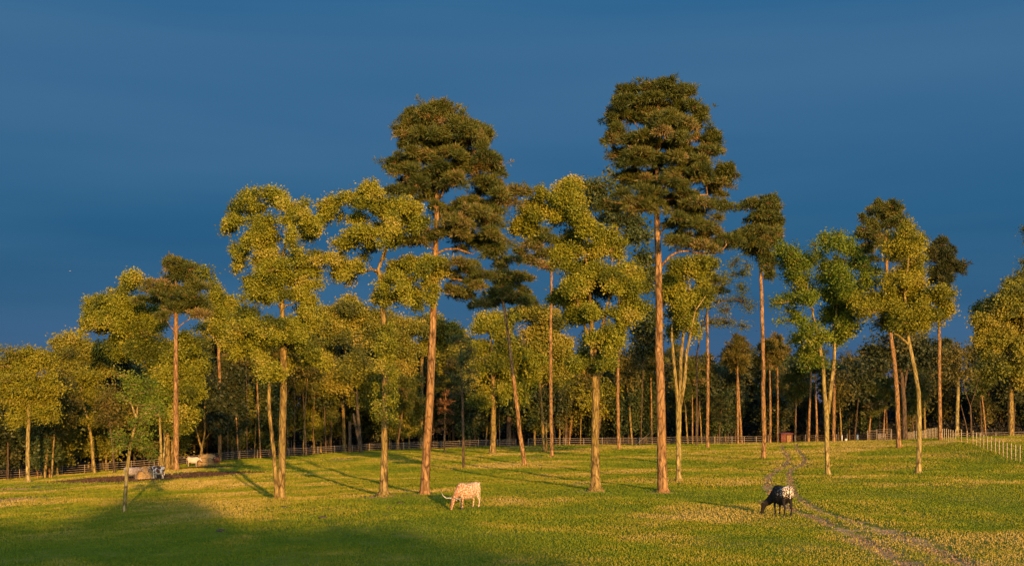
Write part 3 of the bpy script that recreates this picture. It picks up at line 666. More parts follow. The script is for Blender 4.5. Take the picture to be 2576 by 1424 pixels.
tree('broadleaf_tree', 'yellow green tree with slim bent trunk and dense rounded crown at the right', 'tree',
 [(2310,1192,12),(2311,1172,6.4),(2313,1080,5.6),(2311,990,5.2),(2303,940,5),(2291,880,4.5),(2281,830,4),(2276,740,3),(2285,660,2),(2288,590,1)],
 [(2287,572,20,12),(2254,600,20,10),(2314,607,15,15),(2287,617,30,16),(2232,622,15,10),(2314,632,18,8),(2257,632,16,8),(2289,677,34,16),(2289,710,46,20),(2244,702,18,12),(2344,735,28,16),(2244,742,48,20),(2307,752,48,22),
  (2169,755,28,14),(2194,780,34,16),(2257,792,53,22),(2332,792,34,20),(2380,777,16,26),(2220,814,28,11),(2282,822,30,11),(2155,750,12,10),(2385,740,12,12)],
 'yg', 11, limbs=[[(2287,868,3),(2262,845,2.6),(2225,826,1.8),(2180,785,1)]], dens=1.15, group=PG)
tree('pine_tree', 'narrow dark pine at the right, its crown clear against the sky', 'pine tree',
 [(2366,1105,8),(2365,1080,5),(2364,1000,4.4),(2363,900,4.2),(2363,790,3.8),(2364,700,2.6),(2366,620,1)],
 [(2367,613,18,11),(2389,627,12,10),(2342,632,12,9),(2379,651,22,11),(2352,655,15,7),(2389,671,30,12),(2420,677,10,10),(2362,687,24,9),(2382,702,20,7),(2352,710,12,7),(2379,730,14,9)],
 'pine', 12, depth=150, group=PG, leaf='dark_leaf', hard=.3)
tree('pine_tree', 'thin pine whose trunk leans left, its crown tangled with the big pine', 'pine tree',
 [(1320,1173,8),(1318,1155,5.6),(1306,1080,5.4),(1295,980,5),(1283,880,4.2),(1272,800,3.8),(1258,720,3.4),(1250,650,2.8),(1245,600,1.6)],
 [(1237,762,28,9),(1295,750,40,11),(1282,695,42,10),(1245,640,30,9),(1265,720,30,9),(1210,765,26,9),(1330,760,20,9),(1250,612,22,9),(1320,700,22,8)],
 'pine', 13, group=PG)
tree('pine_tree', 'thin straight pine just left of the broad leafy tree in mid pasture', 'pine tree',
 [(1388,1149,6),(1388,1130,4.4),(1386,1000,4.2),(1385,900,4),(1386,800,3.4),(1388,690,2.8),(1386,600,1.6)],
 [(1345,585,40,10),(1378,603,40,11),(1330,618,36,10),(1385,640,36,10),(1340,655,34,10),(1310,635,20,8),(1375,670,26,9)],
 'pine', 14, group=PG)
tree('pine_tree', 'very thin leaning pine stem rising beside a paler short stem near the rail fence', 'pine tree',
 [(1370,1137,4.4),(1365,1060,3.4),(1359,980,3),(1354,900,2.6),(1349,800,2)],
 [(1345,790,34,16),(1375,830,34,20),(1320,777,36,14),(1360,870,34,18),(1400,800,26,16),(1335,850,32,20),(1400,870,34,20),(1370,915,36,20),(1405,945,30,16),(1340,930,28,18),(1420,905,28,16)], 'oak', 15, stems=[[(1375,1138,3),(1374,1090,2.6),(1374,1055,2.2)]], group=PG)
tree('broadleaf_tree', 'dark blue green tree with a thin pink trunk, partly hidden behind the tallest pine', 'tree',
 [(1557,1130,6),(1556,1110,4.4),(1554,1000,4.2),(1556,850,3.4),(1558,700,2.8),(1555,600,2),(1545,520,1)],
 [(1504,467,30,13),(1469,477,12,11),(1561,472,23,13),(1535,437,8,6),(1481,507,16,12),(1530,522,18,10),(1540,555,32,16),(1590,560,32,16),(1599,597,34,14),(1624,650,20,16),(1624,690,18,16),(1631,712,16,18),(1640,797,14,20),(1612,780,20,20),(1505,500,16,9)],
 'green', 16, bark='pine_bark', hard=.3, group=PG)
tree('broadleaf_tree', 'yellow leaved tree with thick trunk and low full crown near the rail fence', 'tree',
 [(1239,1142,11),(1240,1120,7.6),(1242,1030,6),(1240,960,5),(1238,900,3.5),(1232,830,2)],
 [(1228,935,34,20),(1291,940,46,28),(1328,950,27,24),(1232,827,34,20),(1220,800,30,14),(1257,850,28,18),(1195,875,30,20),(1265,905,32,20),(1300,880,30,20),(1185,940,26,18),(1275,800,26,14),(1300,985,26,16),(1230,985,26,16),(1335,905,26,18),(1210,1010,20,14)],
 'gum', 17, group=PG)
tree('broadleaf_tree', 'dark oak like tree with a thick brown trunk close to the rail fence', 'tree',
 [(1280,1122,9),(1280,1100,6.4),(1281,1040,5.6),(1290,1010,4),(1300,970,2.5)],
 [(1258,1000,30,20),(1300,1012,30,18),(1332,1000,28,22),(1280,965,30,18),(1345,1045,24,14),(1250,1040,18,12)],
 'green', 18, group=PG)
tree('sapling', 'slim half bare tree with drooping twigs, left of the thick yellow leaved tree', 'young tree',
 [(1167,1180,5.4),(1166,1160,3.6),(1165,1080,3.4),(1163,1000,3),(1161,950,2.2),(1158,880,1.2)],
 [(1160,905,26,18),(1150,855,22,14),(1186,932,18,10),(1180,880,18,12),(1145,950,16,14),(1175,960,18,12)],
 'wisp', 19, limbs=[[(1163,965,1.6),(1178,955,1.3),(1200,955,.8)],[(1162,985,1.2),(1145,995,.9),(1130,1015,.6)],[(1162,960,1.2),(1140,940,1),(1115,935,.6)]], dens=.9, group=PG, hard=.1)
tree('dead_conifer', 'small rust brown dead conifer at the rail fence, left of the half bare tree', 'tree',
 [(1118,1139,2),(1119,1080,1.8),(1120,1030,1.4),(1121,985,.6)],
 [(1121,990,10,8),(1120,1012,16,9),(1118,1035,18,9),(1122,1062,16,6),(1112,1082,12,5)], 'rust', 20, group='rust brown dead conifers at the fence')
tree('dead_conifer', 'rust brown dead conifer between the shoot covered trunk and the big leaning pine', 'tree',
 [(1030,1127,2),(1029,1070,1.8),(1030,1020,1)],
 [(1032,1015,18,12),(1020,1035,18,11),(1040,1040,14,11),(1025,1058,12,8)], 'rust', 21, group='rust brown dead conifers at the fence')
tree('pine_tree', 'thin pine with a small layered crown between the forked tree and the slender pine', 'pine tree',
 [(1780,1128,6),(1780,1110,4.2),(1781,1000,4),(1780,850,3.4),(1780,760,2.8),(1780,700,1.6)],
 [(1794,710,32,8),(1774,725,28,8),(1774,695,22,9),(1770,750,18,7),(1805,730,20,7)], 'pine', 22, group=PG)
for i, (pp, lab) in enumerate([
   ([(1856,1120,3),(1856,1050,2.7),(1855,960,2.2),(1855,860,1.2)], 'straight one of a close pair of thin pines by the rail fence'),
   ([(1866,1120,3),(1862,1050,2.6),(1857,965,2.2),(1852,880,1.2)], 'slanting one of a close pair of thin pines by the rail fence'),
   ([(1957,1115,3.2),(1957,1050,3),(1956,950,2.4),(1953,860,1.2)], 'bright straight thin pine immediately left of the red shed'),
   ([(1937,1116,3.2),(1938,1050,3),(1937,960,2.2),(1934,870,1.2)], 'thin pine with stubby side twigs, second left of the red shed'),
   ([(2033,1112,3.4),(2036,1040,3),(2040,950,2.4),(2044,870,1.2)], 'thin pine leaning right, just right of the dirt track end'),
   ([(2056,1111,2.8),(2054,1040,2.4),(2051,950,2),(2048,880,1)], 'thin dark trunked pine left of the forked green tree'),
   ([(2097,1115,5),(2098,1050,4),(2099,900,3.6),(2097,780,3),(2092,690,1.4)], 'taller pine directly behind the forked green tree')]):
    x, y = pp[-1][:2]
    bl = [(x - 8, y + 8, 22, 9), (x + 10, y + 20, 24, 9), (x - 4, y + 34, 26, 9), (x, y - 6, 15, 9), (x + 6, y + 50, 18, 8)]
    if i == 6: bl = [(2085,672,22,10),(2095,690,26,9),(2110,660,14,9)]
    tree('pine_tree', lab, 'pine tree', pp, bl, 'pine', 30 + i, depth=[196, 198, 203, 200, 203, 206, 186][i], leaf=['brown_leaf', 'brown_leaf', 'brown_leaf', 'brown_leaf', 'dark_leaf', 'dark_leaf', 'dark_leaf'][i], group='thin pines along the far edge of the pasture')
tree('broadleaf_tree', 'thick dark trunked tree between the two right hand trunks, at the edge of the wood', 'tree',
 [(2277,1106,10),(2276,1085,6.6),(2273,1000,6),(2268,940,4.5),(2255,880,3)],
 [(2240,900,46,20),(2300,880,42,20),(2200,880,32,16),(2260,850,40,18),(2330,905,28,18),(2215,925,26,14)], 'dark', 40, depth=178, stems=[[(2272,990,4),(2282,930,3),(2295,880,2)]], group='trees at the edge of the wood')
tree('broadleaf_tree', 'bright barked tree with brown leaves beside the post fence on the right', 'tree',
 [(2408,1112,7),(2408,1090,5),(2409,1020,4.4),(2410,965,3.6),(2412,900,2)],
 [(2400,905,28,16),(2420,935,26,14),(2395,940,20,12),(2415,880,24,14)], 'brown', 41, depth=176, group='trees at the edge of the wood', bark='pale_bark')
tree('bare_tree', 'small tree with bare upswept branches right of the bright barked tree', 'tree',
 [(2443,1112,2.4),(2443,1060,2.2),(2441,1020,1.6)], [(2430,985,16,12),(2452,975,16,12),(2442,955,16,12)], 'bare', 42, depth=190, group='trees at the edge of the wood',
 limbs=[[(2441,1022,1.4),(2430,990,1),(2424,960,.6)],[(2441,1022,1.4),(2452,990,1),(2462,950,.6)]], stems=[[(2438,1104,1.6),(2428,1060,1.4),(2417,1018,1)]])
tree('broadleaf_tree', 'large rounded broadleaf tree cut by the right edge of the view', 'tree',
 [(2545,1105,8),(2543,1000,6),(2540,900,5),(2538,800,3)],
 [(2532,747,38,28),(2562,722,28,22),(2482,772,22,19),(2520,785,46,26),(2470,805,28,19),(2500,850,46,26),(2570,820,38,36),(2470,860,32,22),(2540,900,46,28),(2590,760,40,40),(2620,850,50,50),(2500,930,34,22),(2575,960,34,24),(2640,740,40,30)],
 'oak', 43, depth=196, leaf='oak_leaf', group='trees at the edge of the wood')
tree('broadleaf_tree', 'golden twiggy treetop showing just above the large rounded tree at the right edge', 'tree',
 [(2600,1103,7),(2598,900,5),(2590,760,3),(2580,690,1)],
 [(2572,692,12,14),(2590,660,22,20),(2610,620,30,26),(2590,590,16,20),(2560,706,10,8),(2600,700,30,20)], 'wisp', 44, depth=215, dens=1.6, hard=.2, group='trees at the edge of the wood')

# --- left group
LG = 'trees at the left edge of the wood'
tree('pine_tree', 'straight bare trunked pine with a flat layered crown above the golden trees on the left', 'pine tree',
 [(443,1183,10),(443,1165,7.2),(443,1100,6.8),(442,950,6.2),(443,800,5.2),(443,760,4.2),(443,720,3),(440,660,1)],
 [(435,657,19,10),(430,670,14,6),(475,677,25,9),(445,694,33,8),(470,705,23,7),(390,710,24,7),(412,722,36,8),(495,725,38,9),(445,735,48,9),(362,752,21,7),(412,755,36,9),(475,765,48,12),(500,790,28,9),(437,775,30,10),(412,795,23,9)],
 'pine', 50, group=LG, leaf='pine_leaf')
tree('broadleaf_tree', 'massive golden tree with two thick trunks behind the bare trunked pine on the left', 'tree',
 [(421,1181,9.5),(421,1150,8.5),(419,1080,8),(414,1000,7),(405,930,6),(385,880,5),(360,820,4),(330,760,2.5)],
 [(342,697,15,11),(310,707,9,9),(330,715,20,11),(302,730,8,7),(257,752,18,12),(230,765,17,13),(270,780,45,19),(312,760,36,13),(225,797,12,13),(250,805,23,10),(212,817,11,8),(207,832,6,7),(325,797,43,21),(287,830,40,17),(362,830,36,21),
  (337,860,43,19),(375,885,43,26),(462,860,36,21),(475,905,40,26),(412,922,40,26),(470,960,38,24),(470,985,34,24),(425,1027,36,26),(472,1050,26,21),(400,952,28,26),(395,790,30,18),(345,770,26,15),(440,1070,26,14),(300,880,30,15)],
 'oak', 51, stems=[[(436,1181,6.5),(436,1150,6),(437,1080,5.6),(445,1000,4.5),(460,930,3)]], leaf='gum_leaf', group=LG, dens=1.1)
tree('broadleaf_tree', 'golden tree with a reddish trunk at the right end of the left group', 'tree',
 [(553,1156,4.5),(553,1060,4.2),(552,960,4),(550,870,3.4),(552,800,2.4)],
 [(512,687,14,10),(470,674,15,8),(545,738,23,12),(573,763,24,14),(550,788,40,20),(562,825,28,15),(525,815,28,18),(590,800,16,12),(520,760,22,12),(500,700,10,8),(536,712,5,5)],
 'oak', 52, depth=172, limbs=[[(552,880,2.4),(540,850,2),(525,820,1.2)],[(552,880,2.2),(562,845,1.8),(570,810,1)]], group=LG, leaf='gum_leaf', bark='pine_bark')
tree('broadleaf_tree', 'golden crowned tree left of the massive one, lower and rounder', 'tree',
 [(258,1172,5),(256,1080,4.6),(248,980,4),(235,900,3)],
 [(185,850,18,10),(150,862,15,12),(225,872,36,19),(262,885,30,21),(225,908,36,17),(190,885,26,15),(165,900,28,16),(255,930,30,16),(200,930,30,16)],
 'oak', 53, depth=180, group=LG, leaf='oak_leaf')
tree('broadleaf_tree', 'yellow green feathery tree standing foremost at the far left', 'tree',
 [(71,1213,8),(70,1195,5.2),(70,1100,4.8),(73,1010,4),(76,975,3),(88,935,2),(98,925,1)],
 [(65,890,56,14),(35,918,38,18),(100,920,40,18),(60,958,52,18),(75,1002,58,20),(45,1048,36,16),(112,1040,32,16),(20,985,24,16),(120,975,30,16)],
 'yg', 54, limbs=[[(74,1000,1.6),(60,940,1.2),(50,910,.7)],[(72,1040,1.4),(50,1010,1),(35,1000,.6)],[(72,1020,1.3),(100,1010,1),(130,1000,.6)]], hard=.2, dens=.9, group=LG)
tree('broadleaf_tree', 'slender dusky tree second from the left, twigs on a straight stem', 'tree',
 [(143,1197,5),(143,1180,3.9),(144,1100,3.8),(147,1040,3),(150,985,2),(152,930,1)],
 [(150,900,33,14),(165,938,38,16),(150,988,32,16),(180,1028,28,14),(130,1060,24,12),(185,985,24,14)], 'yg', 55, hard=.2, group=LG, leaf='oak_leaf')
tree('broadleaf_tree', 'slim tree leaning left at its top, third from the left', 'tree',
 [(238,1192,4.6),(236,1170,3.8),(229,1100,3.6),(220,1050,3.2),(208,1015,2.6),(200,950,1.4)],
 [(210,950,33,16),(225,990,33,18),(258,1010,28,16),(235,1055,22,13),(190,1000,20,14)], 'yg', 56, hard=.2, group=LG)
tree('sapling', 'thin straight stemmed small tree between the leaning slim tree and the cows', 'young tree',
 [(288,1190,3),(284,1130,2.7),(278,1080,2.3),(272,1030,1.5)], [(275,1020,26,14),(265,1050,24,13),(290,1060,20,12),(285,990,20,12)], 'brown', 57, hard=.2, group=LG)
tree('broadleaf_tree', 'forked stemmed small tree immediately left of the massive golden trunks', 'tree',
 [(404,1176,3.8),(405,1120,3.2),(402,1060,2.6),(398,1010,1.5)], [(385,1010,24,13),(400,985,22,13),(375,1040,20,11)], 'elm', 58, depth=152, stems=[[(408,1176,2.8),(412,1140,2.4),(416,1100,1.4)]], hard=.2, group=LG)
tree('sapling', 'crooked green sapling standing alone in the left foreground with low feathery sprays', 'young tree',
 [(312,1290,6),(314,1270,4.8),(318,1200,4.5),(326,1130,4),(338,1080,3.5),(345,1058,3.2),(337,1035,2.4),(330,1015,1.8),(315,1005,1)],
 [(350,965,40,10),(325,948,26,10),(332,998,32,10),(376,975,22,10),(376,1018,28,9),(337,1060,34,7),(402,1042,26,8),(325,1105,42,8),(376,1125,20,7),(386,1148,13,6),(300,1090,22,6),(355,1090,22,6),(300,1130,18,6)],
 'elm', 59, limbs=[[(346,1055,2.6),(345,1030,2),(350,1010,1.7),(362,997,1.2),(364,975,.8)],[(332,1108,1.4),(350,1125,1.2),(380,1145,.7)],[(347,1058,1.4),(365,1040,1.1),(400,1038,.6)],[(330,1115,1.3),(310,1105,1),(290,1110,.6)]], hard=.1, dens=.42, group=LG)
tree('broadleaf_tree', 'dark evergreen filling the gap among the golden trees on the left', 'tree',
 [(290,1160,4),(288,1050,4),(287,950,3)], [(300,905,28,20),(280,945,32,20),(302,875,22,14),(310,980,26,18),(265,985,26,16)], 'dark', 60, depth=190, group=LG)
tree('broadleaf_tree', 'forked bare stemmed tree beside the hay with a small golden spray of leaves', 'tree',
 [(506,1151,4),(507,1128,3.4),(512,1108,2.6),(516,1080,2.2),(514,1040,2),(516,1005,1.5)],
 [(525,970,20,16),(545,1010,18,14),(560,1040,16,14),(555,1075,18,10),(530,1000,16,14)], 'dark', 61, depth=172, stems=[[(507,1128,2.6),(500,1105,2.2),(494,1080,1.8),(490,1055,1)]], group=LG, bark='gum_bark')
# --- middle of the wood's edge
MG = 'golden and olive trees at the middle of the wood edge'
tree('broadleaf_tree', 'golden topped tree seen between the two stemmed tree and the shoot covered trunk', 'tree',
 [(866,1143,5),(864,1060,4.6),(862,980,4.2),(868,900,3.5)],
 [(890,755,22,10),(850,788,43,15),(902,787,40,17),(815,790,23,11),(840,828,36,16),(915,817,36,18),(865,858,30,13),(942,805,23,18),(875,770,18,10),(925,850,26,16),(800,825,22,14)],
 'oak', 70, depth=200, group=MG)
tree('broadleaf_tree', 'egg shaped olive tree under the golden top, leaning trunks below', 'tree',
 [(908,1155,5),(906,1110,4.2),(900,1040,4),(897,960,3)],
 [(890,900,30,20),(888,925,34,24),(902,965,38,26),(915,1003,28,17),(797,962,28,18),(842,945,18,16),(850,975,24,16),(920,940,24,18),(820,985,24,14)],
 'oak', 71, depth=192, leaf='oak_leaf', stems=[[(912,1155,3.6),(900,1100,3.2),(888,1040,2.6)],[(880,1150,4.5),(880,1060,4)]], bark='dark_bark', group=MG)
tree('broadleaf_tree', 'golden tree close behind the shoot covered trunk, its crown bulging to the right', 'tree',
 [(1000,1135,5),(1000,1060,4.5),(1002,980,4)],
 [(990,805,23,17),(1002,850,26,17),(985,880,30,19),(1022,912,26,17),(1012,955,22,19),(1002,990,16,15),(975,920,20,18),(980,960,18,16)],
 'oak', 72, depth=203, group=MG)
tree('broadleaf_tree', 'rounded golden tree behind the big leaning pine', 'tree',
 [(1060,1125,5),(1060,1020,4.5),(1062,900,4)],
 [(1052,835,40,22),(1115,835,42,24),(1027,810,26,14),(1080,810,32,16),(1050,870,34,16),(1110,870,36,18),(1150,850,26,18)],
 'gum', 73, depth=206, group=MG, leaf='oak_leaf')
tree('broadleaf_tree', 'olive gold bushy tree low between the thin pines and the broad leafy tree', 'tree',
 [(1424,1122,4.5),(1424,1060,4),(1424,1000,3)],
 [(1440,985,34,22),(1470,960,30,22),(1410,1010,28,16),(1450,1020,32,16),(1530,975,26,20),(1520,1010,26,18),(1545,1040,20,14),(1490,1010,24,20)],
 'brown', 74, depth=206, group=MG, leaf='yg_leaf', stems=[[(1500,1122,4),(1510,1050,3.6),(1520,1000,2.4)]])
tree('broadleaf_tree', 'low golden bush like tree by the middle of the rail fence', 'tree',
 [(1345,1118,2.6),(1345,1080,2.2)], [(1330,1062,28,9),(1355,1070,24,9),(1375,1058,14,8)], 'oak', 75, depth=206, group=MG)
# ------------------------------------------------------------------ the wood behind the fence
def proto_tree(kind, H, cw, cb, seed, nblob, tr, leaf=None, bark=None, dens=1.):
    """a generic forest tree: H high, crown half width cw, crown from cb*H up; returns (root, crown, trunk) unplaced"""
    rg = np.random.default_rng(seed)
    bl = []
    for i in range(nblob):
        h = cb + (1 - cb) * ((i + .5) / nblob)
        u = (h - cb) / (1 - cb)
        if kind in ('pine', 'rust'): wr = cw * (.55 + .6 * math.sin(math.pi * min(1, u * .9 + .15))) * (1 - .35 * u)
        else: wr = cw * math.sin(math.pi * (.12 + .82 * u)) ** .7
        a = rg.uniform(0, 6.283); r = wr * rg.uniform(.15, .75)
        rr = max(.7, cw * rg.uniform(.32, .52))
        bl.append((r * math.cos(a), r * math.sin(a), H * h - rr * .3 * (u > .9), rr, rr, rr * (.45 if kind == 'pine' else .7)))
    lean = rg.normal(size=2) * .02 * H
    trunk = [(0, 0, -.4, tr * 1.3), (0, 0, .3, tr * 1.1), (lean[0] * .3, lean[1] * .3, H * .35, tr * .85), (lean[0], lean[1], H * .7, tr * .6), (lean[0], lean[1], H * .96, tr * .15)]
    return build_tree('forest_tree', 'x', 'tree', (0, 0, 0), [trunk], [], bl, kind, 235, seed, dens=dens, leaf=leaf, bark=bark, twigs=False, sides=6, hard=.35)
PR = [
 ('pine', 20, 3.0, .36, 200, 20, .20, 'pine_leaf', 'mid_bark', .75, 'tall pine', 'pine'),
 ('pine', 20, 2.6, .42, 201, 17, .17, 'dark_leaf', 'mid_bark', .75, 'dark narrow pine', 'pine'),
 ('pine', 20, 3.2, .28, 202, 22, .22, 'dark_leaf', 'mid_bark', .75, 'dark full pine', 'pine'),
 ('dark', 17, 3.8, .24, 203, 24, .20, 'dark_leaf', 'dark_bark', .8, 'dark leafy tree', 'tree'),
 ('green', 17, 3.6, .22, 204, 24, .18, 'green_leaf', 'mid_bark', .8, 'green leafy tree', 'tree'),
 ('brown', 16, 3.0, .26, 205, 20, .14, 'brown_leaf', 'mid_bark', .8, 'bronze leafed tree', 'tree'),
 ('pine', 18, 1.6, .62, 206, 8, .11, 'pine_leaf', 'pine_bark', .8, 'thin high crowned pine', 'pine'),
 ('oak', 17, 3.8, .24, 207, 24, .18, 'oak_leaf', 'gum_bark', .8, 'golden leafed tree', 'tree'),
]
protos = []
for p in PR:
    r = proto_tree(p[0], p[1], p[2], p[3], p[4], p[5], p[6], p[7], p[8], p[9]); protos.append((r, list(r.children), p))
used = set()
def place_copy(k, loc, sx, sz, rz, label, group, cat):
    r, ch, p = protos[k]
    nm = 'pine_tree' if cat == 'pine' else 'forest_tree'
    if k not in used: used.add(k); o = r; o.name = nm
    else:
        o = r.copy(); COL.objects.link(o); o.name = nm
        for c in ch:
            d_ = c.copy(); COL.objects.link(d_); d_.parent = o
    o.location = loc; o.rotation_euler.z = rz; o.scale = (sx, sx, sz)
    tag(o, label, cat, group)
    return o
sky_x = [-300, 0, 200, 560, 640, 760, 850, 1060, 1200, 1450, 1580, 1700, 1800, 1990, 2100, 2200, 2300, 2400, 2480, 2576, 2900]
sky_y = [905, 905, 880, 850, 830, 805, 800, 830, 838, 862, 850, 858, 885, 885, 882, 850, 835, 835, 800, 770, 760]
rg = np.random.default_rng(77)
fx = [p[0] for p in fence_line]; fy = [p[1] for p in fence_line]
placed = []
tries = 0
zones = [(0, 560, 'behind the golden trees'), (560, 1060, 'left of the leaning pine'), (1060, 1660, 'between the big pines'),
         (1660, 2130, 'around the red shed'), (2130, 3000, 'beyond the post fence')]
cnt = 0
while cnt < 250 and tries < 20000:
    tries += 1
    row = rg.choice(4, p=[.22, .26, .26, .26])
    x = rg.uniform(-120, 2700)
    dmin = np.interp((x - CX) / F * 200, fx, fy)
    d = dmin + [4, 16, 34, 56][row] + rg.uniform(0, [12, 18, 22, 26][row])
    X = (x - CX) / F * d
    if row == 0 and 1940 < x < 2260 and d < 224: continue
    if any((X - a) ** 2 + (d - b_) ** 2 < 2.6 ** 2 for a, b_ in placed): continue
    placed.append((X, d)); cnt += 1
    ytop = np.interp(x, sky_x, sky_y)
    g0 = float(gz(X, d))
    Hh = (CH + (HY - ytop) / F * d - g0) * ([.62, .78, .86, .97][row] + rg.uniform(-.09, .05))
    if x < 560: k = rg.choice([4, 5, 7, 3, 0, 6], p=[.2, .15, .37, .08, .1, .1])
    elif x < 1060: k = rg.choice([0, 1, 7, 3, 6, 4], p=[.15, .1, .3, .12, .13, .2])
    else: k = rg.choice([0, 1, 2, 3, 4, 5, 6], p=[.17, .2, .18, .17, .1, .08, .1])
    if 560 < x < 1260 and row >= 2: k = rg.choice([7, 3, 4, 0], p=[.45, .15, .25, .15])
    zi = [i for i, z in enumerate(zones) if z[0] <= max(0, x) < z[1]][0]
    p = PR[k]; Hn = p[1]
    rw = ['in the front of the wood', 'in mid wood', 'deep in the wood', 'at the back of the wood'][row]
    place_copy(int(k), (X, d, g0), max(.75, min(1.25, Hh / Hn)) * rg.uniform(.85, 1.15), Hh / Hn, rg.uniform(0, 6.28),
               '%s %s, %s' % (p[10], rw, zones[zi][2]), '%ss %s, %s' % (p[10], rw, zones[zi][2]), p[11])
for k, (r, ch, p) in enumerate(protos):
    if k not in used: place_copy(k, onground(1300 + 40 * k, 250), 1, 1, 0, p[10] + ' deep in the middle of the wood', 'single trees of the wood', p[11])

# bare thin trunks inside the wood (dead standing poles) close to the fence
pole_sp = [(600,1150,940,2.2),(622,1148,900,2.0),(640,1150,960,1.6),(655,1146,930,2.2),(740,1135,930,2.2),(762,1135,960,1.8),(770,1134,1000,2.4),(722,1140,960,2.6),(700,1140,950,1.8),(585,1150,960,2.8),(572,1150,1000,1.8),
           (1590,1120,980,2.6),(1640,1120,960,2.4),(1612,1122,900,1.6),(1730,1118,1000,2.2),(1742,1118,1010,2.0),(1752,1118,1010,2.2),(1765,1118,1000,1.8),(2000,1110,1020,2.6),(2150,1108,1000,2.0),(2117,1112,1030,2.2),(2222,1108,1040,2.2),
           (2300,1102,1030,2.0),(2327,1100,1020,3.0),(2185,1108,1050,2.6),(1398,1120,1060,2.2),(1408,1120,1070,2.0),(1432,1120,1050,2.4),(1196,1120,1070,2.2),(1460,1120,1040,1.4),(1000,1125,1050,2.0),(820,1132,1020,2.0),(1222,1118,1080,2.2),(2480,1098,1000,2.2),(2538,1098,1010,2.2),(130,1180,1080,2.4),(95,1180,1100,2.2),(20,1190,1110,2.8),(112,1185,1120,4.5),(125,1185,1120,2.8)]
labsp = [(0, 560, 'at the far left'), (560, 900, 'left of the shoot covered trunk'), (900, 1500, 'behind the middle of the rail fence'), (1500, 1900, 'behind the fence near the tallest pine'), (1900, 2700, 'right of the red shed')]
for i, (x, y, yt, r) in enumerate(pole_sp):
    zi = [q[2] for q in labsp if q[0] <= x < q[1]][0]
    dm_ = float(np.interp((x - CX) / F * 200, fx, fy)) + 3 + (i * 7 % 5)
    s = dm_ / F; g0 = onground(x, dm_); top = up(x, yt, dm_)[2] - g0[2] + 2
    ln = ((i * 37 % 11) - 5) * .05
    build_tree('slim_tree', 'slim bare stemmed tree just inside the wood, ' + zi, 'tree', g0,
               [[(0, 0, -.3, r * s * 1.25), (0, 0, .4, r * s), (ln * 2, 0, top * .6, r * s * .85), (ln * 4, .1, top, r * s * .5)]], [],
               [(ln * 4, .3, top + .2, 1.9, 1.6, .9), (ln * 4 + .9, .5, top + 1.5, 2.0, 1.6, 1.1), (ln * 4 - .8, .2, top + 2.4, 2.0, 1.6, 1.2), (ln * 4 + .2, .2, top + 3.8, 1.8, 1.6, 1.2), (ln * 4, .2, top - 1.0, 1.3, 1.2, .7)], ['pine', 'dark', 'brown'][i % 3], dm_, 400 + i, leaf=['pine_leaf', 'dark_leaf', 'brown_leaf'][i % 3], bark=['pine_bark', 'mid_bark', 'gum_bark'][i % 3], twigs=False, sides=6,
               group='slim bare stemmed trees just inside the wood, ' + zi)

# low scrub inside the wood and a far dense mass of trees closing the view
def scrub(name, label, rows, leaf, seed, hgt):
    rg = np.random.default_rng(seed); bl = []
    for (x0, x1, d0, d1, n_) in rows:
        for _ in range(n_):
            x = rg.uniform(x0, x1); d = rg.uniform(d0, d1); X = (x - CX) / F * d; g0 = float(gz(X, d))
            h = hgt * rg.uniform(.5, 1.2)
            bl.append((X, d, g0 + h * .5 * rg.uniform(.4, 1.3), h * .7, h * .7, h * .5))
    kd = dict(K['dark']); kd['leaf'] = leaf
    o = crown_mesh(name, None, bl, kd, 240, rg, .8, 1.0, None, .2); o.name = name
    return tag(o, label, 'vegetation', None, 'stuff')
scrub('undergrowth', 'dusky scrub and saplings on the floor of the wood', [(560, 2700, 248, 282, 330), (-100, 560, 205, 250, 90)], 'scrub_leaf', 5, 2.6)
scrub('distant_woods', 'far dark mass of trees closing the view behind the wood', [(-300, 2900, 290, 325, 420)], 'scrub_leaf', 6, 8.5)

# ------------------------------------------------------------------ trees behind the viewpoint that shade the near grass
def shade_tree(x, y, H, cw, seed, label):
    rg = np.random.default_rng(seed); g0 = float(gz(x, y)); bl = []
    for i in range(26):
        u = (i + .5) / 26; a = rg.uniform(0, 6.28); r = cw * math.sin(math.pi * (.1 + .8 * u)) * rg.uniform(.1, .8)
        rr = cw * rg.uniform(.3, .5)
        bl.append((r * math.cos(a), r * math.sin(a), min(1.2 + (H - 2) * u, H - rr * .85), rr, rr, rr * .8))
    build_tree('shade_tree', label, 'tree', (x, y, g0), [[(0, 0, -.3, .35), (0, 0, H * .5, .25), (0, 0, H * .9, .1)]], [], bl, 'dark', 120, seed, dens=.5, leafs=2.2, twigs=False, group='trees behind the viewpoint', hard=.2)
tn = math.tan(SUN_AZ)
def shadow_tip(tx, ty, yb):     # base x and height of a tree at row y=yb whose shadow ends at (tx, ty)
    L = (ty - yb) / math.cos(SUN_AZ); bx = tx + (ty - yb) * tn
    return bx, L * math.tan(SUN_EL) + float(gz(tx, ty)) - float(gz(bx, yb)) - 1.6
for i, (tx, ty, w_) in enumerate([(-2.5, 47, 3.6), (-7, 57, 4.0), (-11, 62.5, 4.2), (-16, 64, 4.6), (-21, 64, 4.6), (-27, 92, 4.6), (-26.5, 62, 4.6), (-32, 60, 4.6), (-38, 61, 4.8), (-44, 60, 4.8), (-18, 58, 5), (-28, 58, 5), (-9, 52, 4.5), (-24, 66, 5), (-30, 72, 5), (-35, 72, 5), (-13, 58, 4.5), (-4.5, 53, 4), (-21, 68, 4.5), (-41, 70, 5), (0.5, 45, 3.5)]):
    bx, H = shadow_tip(tx, ty, -80 - (i % 3) * 6)
    shade_tree(bx, -80 - (i % 3) * 6, H, w_, 500 + i, 'dense tree behind the viewpoint shading the near left grass')

